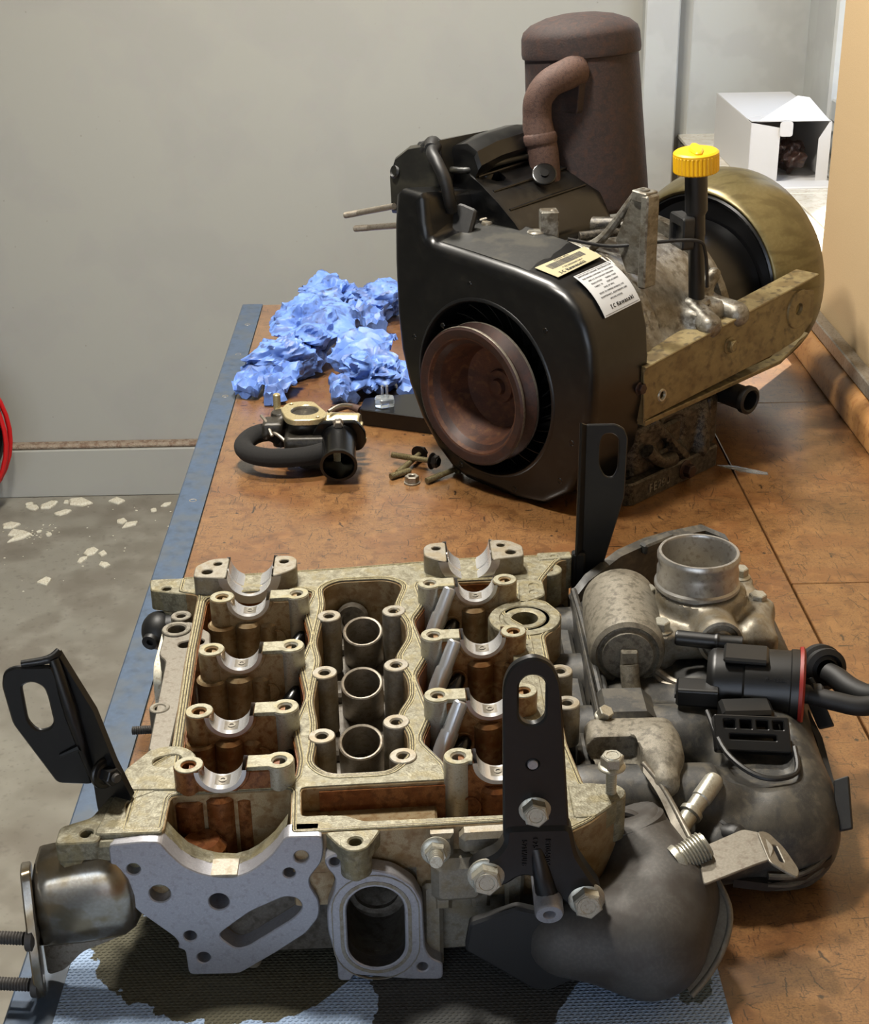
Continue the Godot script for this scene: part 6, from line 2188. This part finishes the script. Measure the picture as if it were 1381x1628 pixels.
func gloves() -> void:
	var g := "crumpled blue nitrile gloves on the bench"
	var a := thing("crumpled_glove", "crumpled blue glove at the back of the bench, partly stained dark", "glove", Vector3(-110, 0, 2700), g)
	obj("palm", crumple(Vector3(-150, 34, 2720), Vector3(66, 44, 70), 3, 72, .3), M.glove, a)
	obj("cuff", crumple(Vector3(-52, 34, 2700), Vector3(64, 40, 76), 8, 64, -.5), M.glove, a)
	obj("finger", crumpled_fold([Vector3(-110, 26, 2640), Vector3(-80, 24, 2600), Vector3(-64, 14, 2560)], [30.0, 26.0, 16.0], 4, 14), M.glove, a)
	var b := thing("crumpled_glove", "largest crumpled blue glove, nearest the blue steel bench edge", "glove", Vector3(-185, 0, 2420), g)
	obj("palm", crumple(Vector3(-178, 44, 2480), Vector3(80, 54, 110), 21, 84, .2), M.glove, b)
	obj("cuff", crumple(Vector3(-206, 36, 2370), Vector3(62, 44, 74), 25, 72, .9), M.glove, b)
	obj("finger", crumpled_fold([Vector3(-236, 30, 2360), Vector3(-258, 20, 2310), Vector3(-276, 8, 2262)], [36.0, 30.0, 20.0], 27, 8), M.glove, b)
	obj("finger", crumpled_fold([Vector3(-210, 30, 2320), Vector3(-220, 16, 2270), Vector3(-226, 6, 2226)], [28.0, 24.0, 14.0], 29, 8), M.glove, b)
	var c := thing("crumpled_glove", "crumpled pale blue glove beside the black fan shroud, in front of the other two", "glove", Vector3(-80, 0, 2290), g)
	obj("palm", crumple(Vector3(-66, 36, 2290), Vector3(56, 40, 72), 43, 76, -.2), M.glove, c)
	obj("cuff", crumpled_fold([Vector3(-66, 62, 2390), Vector3(-88, 54, 2350), Vector3(-112, 34, 2306)], [46.0, 50.0, 30.0], 47, 6), M.glove, c)
	obj("finger", crumpled_fold([Vector3(-20, 20, 2340), Vector3(-4, 14, 2290), Vector3(-14, 10, 2236)], [24.0, 24.0, 18.0], 49, 10), M.glove, c)
	obj("finger", crumpled_fold([Vector3(-120, 20, 2270), Vector3(-118, 12, 2240), Vector3(-100, 8, 2218)], [20.0, 18.0, 12.0], 53, 8), M.glove, c)

func clip_and_plate() -> void:
	var m := mb()
	m.prism(up_at() * Transform3D(Basis(), Vector3(-46, 2152, 0)), soft(P([-15, -6, -4, -15, 15, -8, 14, 8, 2, 14, -14, 8]), 2), 26.5, 40, [], 1.5, 1)
	for x in [-3.0, 4.0]:
		m.box(Transform3D(), Vector3(-46 + x, 48, 2154), Vector3(4, 20, 7), 1)
	tag(obj("plastic_clip", m, M.clear_plastic), "tiny clear plastic clip in front of the pale blue glove", "clip")
	m = mb()
	m.prism(up_at(), soft(P([-84, 2140, -78, 2188, -10, 2204, 90, 2190, 80, 2080, 40, 2088]), 4), .5, 25.5, [], 1.2)
	var pl := obj("black_bracket", m, M.gloss_black)
	tag(pl, "flat glossy black bracket lying half under the fan shroud", "bracket")
	m = mb()
	m.tube([Vector3(-84, 10, 2176), Vector3(-104, 12, 2190), Vector3(-128, 10, 2180)], [7.0, 5.0, 6.0], 10)
	obj("bracket_pin", m, M.rust_pipe, pl)
	m = mb()
	m.loft([PackedVector3Array([Vector3(427, .3, 1953), Vector3(434, .3, 1947), Vector3(434, 1.2, 1947), Vector3(427, 1.6, 1953)]), PackedVector3Array([Vector3(452, .3, 1944), Vector3(455, .3, 1930), Vector3(455, 1.6, 1930), Vector3(452, 3, 1944)]), PackedVector3Array([Vector3(474, .3, 1932), Vector3(474, .3, 1920), Vector3(474, 1.6, 1920), Vector3(474, 2.2, 1932)]), PackedVector3Array([Vector3(492, .3, 1922), Vector3(491, .3, 1915), Vector3(491, 1, 1915), Vector3(492, 1.4, 1922)])])
	tag(obj("film_scrap", m, M.clear_plastic), "thin clear plastic scrap lying on the board seam right of the engine foot", "plastic scrap")

func carton() -> void:
	var c := thing("carton", "open white cardboard box with a brown bag inside on the tiled window sill", "box", Vector3(825, 106.5, 3470))
	var x0 := 738.0; var x1 := 912.0; var d0 := 3272.0; var d1 := 3660.0; var y0 := 106.6; var y1 := 238.0
	var m := mb()
	m.box(Transform3D(), Vector3((x0 + x1) / 2, y0 + .6, (d0 + d1) / 2), Vector3(x1 - x0, 1.2, d1 - d0))
	obj("carton_base", m, M.carton, c)
	for x in [x0, x1]:
		m = mb()
		m.box(Transform3D(), Vector3(x, (y0 + y1) / 2, (d0 + d1) / 2), Vector3(1.4, y1 - y0, d1 - d0), .3)
		obj("carton_side", m, M.carton, c)
	m = mb()
	m.box(Transform3D(), Vector3((x0 + x1) / 2, (y0 + y1) / 2, d1), Vector3(x1 - x0, y1 - y0, 1.4), .3)
	obj("carton_back", m, M.carton, c)
	m = mb()
	m.loft([loop3(up_at(y1), P([x0, d0 + 60, x1, d0 + 90, x1, d1, x0, d1])), loop3(up_at(y1 + 1.4), P([x0, d0 + 60, x1, d0 + 90, x1, d1, x0, d1]))])
	obj("carton_top", m, M.carton, c)
	# lid pushed up in a peak at the front
	m = mb()
	plate3(m, [Vector3(x0, y1, d0 + 62), Vector3(x1, y1, d0 + 90), Vector3(x1 - 8, y1 + 4, d0 + 4), Vector3(790, y1 + 6, d0 + 2), Vector3(x0, y1 - 1, d0)], 1.4, [], .2)
	obj("carton_flap", m, M.carton, c)
	m = mb()
	plate3(m, [Vector3(x0 + 12, y1 + 1, d0 + 2), Vector3(x1 - 4, y1 + 1, d0 + 2), Vector3(x1 - 44, y1 + 46, d0 + 34), Vector3(x1 - 70, y1 + 50, d0 + 36)], 1.4, [], .2)
	obj("carton_flap", m, M.carton, c)
	m = mb()
	m.prism(front_at(d0 - 4), rrect(800, y1 - 30, 828, y1 + 2, 6), 0, 1.4, [], .2)
	obj("lock_tab", m, M.carton, c)
	m = mb()
	m.prism(front_at(d0), P([x0, y0, x0 + 64, y0, x0 + 64, y1 - 12, x0, y1]), 0, 1.4)
	obj("carton_flap", m, M.carton, c)
	m = mb()
	m.prism(front_at(d0 - 2), P([x1 - 26, y0, x1, y0, x1, y1, x1 - 6, y1 - 2, x1 - 26, y1 - 36]), 0, 1.4)
	obj("carton_flap", m, M.carton, c)
	m = mb()
	m.prism(frame(Vector3(0, y0 + 4, d0), Vector3(1, 0, 0), Vector3(0, -.06, -1), Vector3(0, 1, -.06)), soft(P([x0 + 26, 2, x1, 2, x1 + 12, 14, x1 + 14, 40, x1 + 4, 48, x0 + 60, 52, x0 + 34, 46, x0 + 24, 20]), 10), 0, 1.4)
	m.prism(frame(Vector3(0, y0 + 2, d0 - 50), Vector3(1, 0, 0), Vector3(0, -.6, -.8), Vector3(0, .8, -.6)), soft(P([x0 + 60, 0, x1 + 4, 0, x1 - 4, 5, x0 + 70, 5]), 3), 0, 1.2)
	obj("carton_flap", m, M.carton, c)
	m = mb()
	m.prism(front_at(d0 + 8), P([x0 + 3, y0 + 3, x1 - 3, y0 + 3, x1 - 3, y1 - 2, x0 + 3, y1 - 2]), 396, 399)
	obj("carton_lining", m, M.carton, c)
	var bag := crumple(Vector3(846, y0 + 46, 3350), Vector3(44, 40, 58), 61, 48, 0, .5)
	for i in bag.v.size():
		if bag.v[i].y < .855 + (y0 + 2.5) * .001: bag.v[i].y = .855 + (y0 + 2.5) * .001
	tag(obj("brown_bag", bag, M.brown_bag), "crinkled dark brown bag inside the open white box", "bag")

func chip(x: float, d: float, r: float, seed: int) -> void:
	var rg := RandomNumberGenerator.new()
	rg.seed = seed
	var o := PackedVector2Array()
	var n := rg.randi_range(4, 6)
	var st := rg.randf_range(.45, .8)
	var turn := rg.randf() * TAU
	for i in n:
		var q := Vector2.from_angle(TAU * (i + rg.randf_range(-.25, .25)) / n) * r * rg.randf_range(.75, 1.15)
		o.append(Vector2(x, d) + Vector2(q.x, q.y * st).rotated(turn))
	var m := mb()
	m.prism(up_at(), o, FL + .2, FL + 3 + r * .14, [], r * .12)
	tag(obj("plaster_chip", m, M.plaster), "", "plaster chip", "plaster chips scattered on the concrete floor")

func floor_things() -> void:
	var list := [[-931, 3783, 40, "largest pale plaster chip, against the wall ledge on the concrete floor"], [-962, 3714, 24, "white plaster chip lying just in front of the largest chip"], [-966, 3788, 14, "small white plaster chip touching the left of the largest chip"], [-825, 3790, 28, "pale plaster chip by the wall ledge, right of the largest chip"], [-686, 3758, 17, "small triangular plaster chip nearest the blue bench edge"], [-716, 3722, 13, "tiny flat plaster chip just left of the one nearest the bench edge"], [-790, 3655, 18, "left plaster chip of the touching pair in the middle of the floor"], [-768, 3632, 24, "right plaster chip of the touching pair in the middle of the floor"], [-838, 3470, 24, "upper left plaster chip of the group of four on open floor"], [-806, 3462, 20, "upper right plaster chip of the group of four on open floor"], [-852, 3425, 24, "lower left plaster chip of the group of four on open floor"], [-790, 3395, 19, "lower right plaster chip of the group of four on open floor"], [-920, 3310, 26, "lone oval plaster chip nearest the viewer on the floor"], [-1010, 3770, 30, "brownish plaster chip between the red hose and the largest chip"], [-1052, 3756, 22, "pale plaster chip right beside the red hose"], [-1066, 3780, 15, "small plaster chip touching the foot of the red hose"], [-1052, 3588, 34, "flat plaster chip below the red hose, upper of two"], [-1045, 3566, 36, "flat plaster chip below the red hose, lower of two"], [-1085, 3640, 26, "plaster chip at the left edge below the red hose"], [-970, 3580, 12, "small white plaster chip right of the crumbs on the floor"], [-1000, 3600, 8, "larger plaster crumb among the white dust on the floor"]]
	for i in list.size():
		chip(list[i][0], list[i][1], list[i][2], 100 + i)
		get_child(get_child_count() - 1).set_meta("label", list[i][3])
	# crumbs
	var rg := RandomNumberGenerator.new()
	rg.seed = 77
	var m := mb()
	for i in 70:
		var a := Vector2(rg.randfn(-1015, 30), rg.randfn(3590, 26)) if i < 40 else Vector2(rg.randf_range(-1080, -660), rg.randf_range(3250, 3800))
		m.ball(Transform3D(Basis(), Vector3(a.x, FL + 1.2, a.y)), Vector3(1, .5, .8) * rg.randf_range(1.5, 3.4), 6)
	var cr := obj("plaster_crumbs", m, M.plaster)
	tag(cr, "fine white plaster crumbs scattered over the concrete floor", "crumbs")
	cr.set_meta("kind", "stuff")
	# hose reel at the left edge
	var h := thing("hose_reel", "black reel with a red hose at the left edge of the picture by the wall", "hose reel", Vector3(-1310, FL, 3690))
	m = mb()
	var t := front_at(3660) * Transform3D(Basis(), Vector3(-1310, -612, 0))
	m.lathe(t, [Vector2(30, 0), Vector2(196, 0), Vector2(208, -8), Vector2(216, -4), Vector2(216, 6), Vector2(208, 12), Vector2(30, 10)], 72)
	m.lathe(t, [Vector2(110, 10), Vector2(110, 90)], 48)
	m.lathe(t, [Vector2(30, 90), Vector2(208, 90), Vector2(214, 96), Vector2(208, 102), Vector2(30, 102)], 72)
	obj("reel_drum", m, M.black_plastic_clean, h)
	m = mb()
	var path := []
	for i in 40:
		var a := -1.2 + i * .32
		path.append(Vector3(-1310 + cos(a) * (236 + i * .1), -612 + sin(a) * 236, 3665 + i * 2.0))
	m.tube(path, 6.5, 10, 2)
	obj("hose", m, M.red_hose, h, "bright red hose")
	m = mb()
	m.box(Transform3D(), Vector3(-1400, FL + 30, 3700), Vector3(300, 60, 140), 8)
	obj("reel_base", m, M.black_plastic_clean, h)
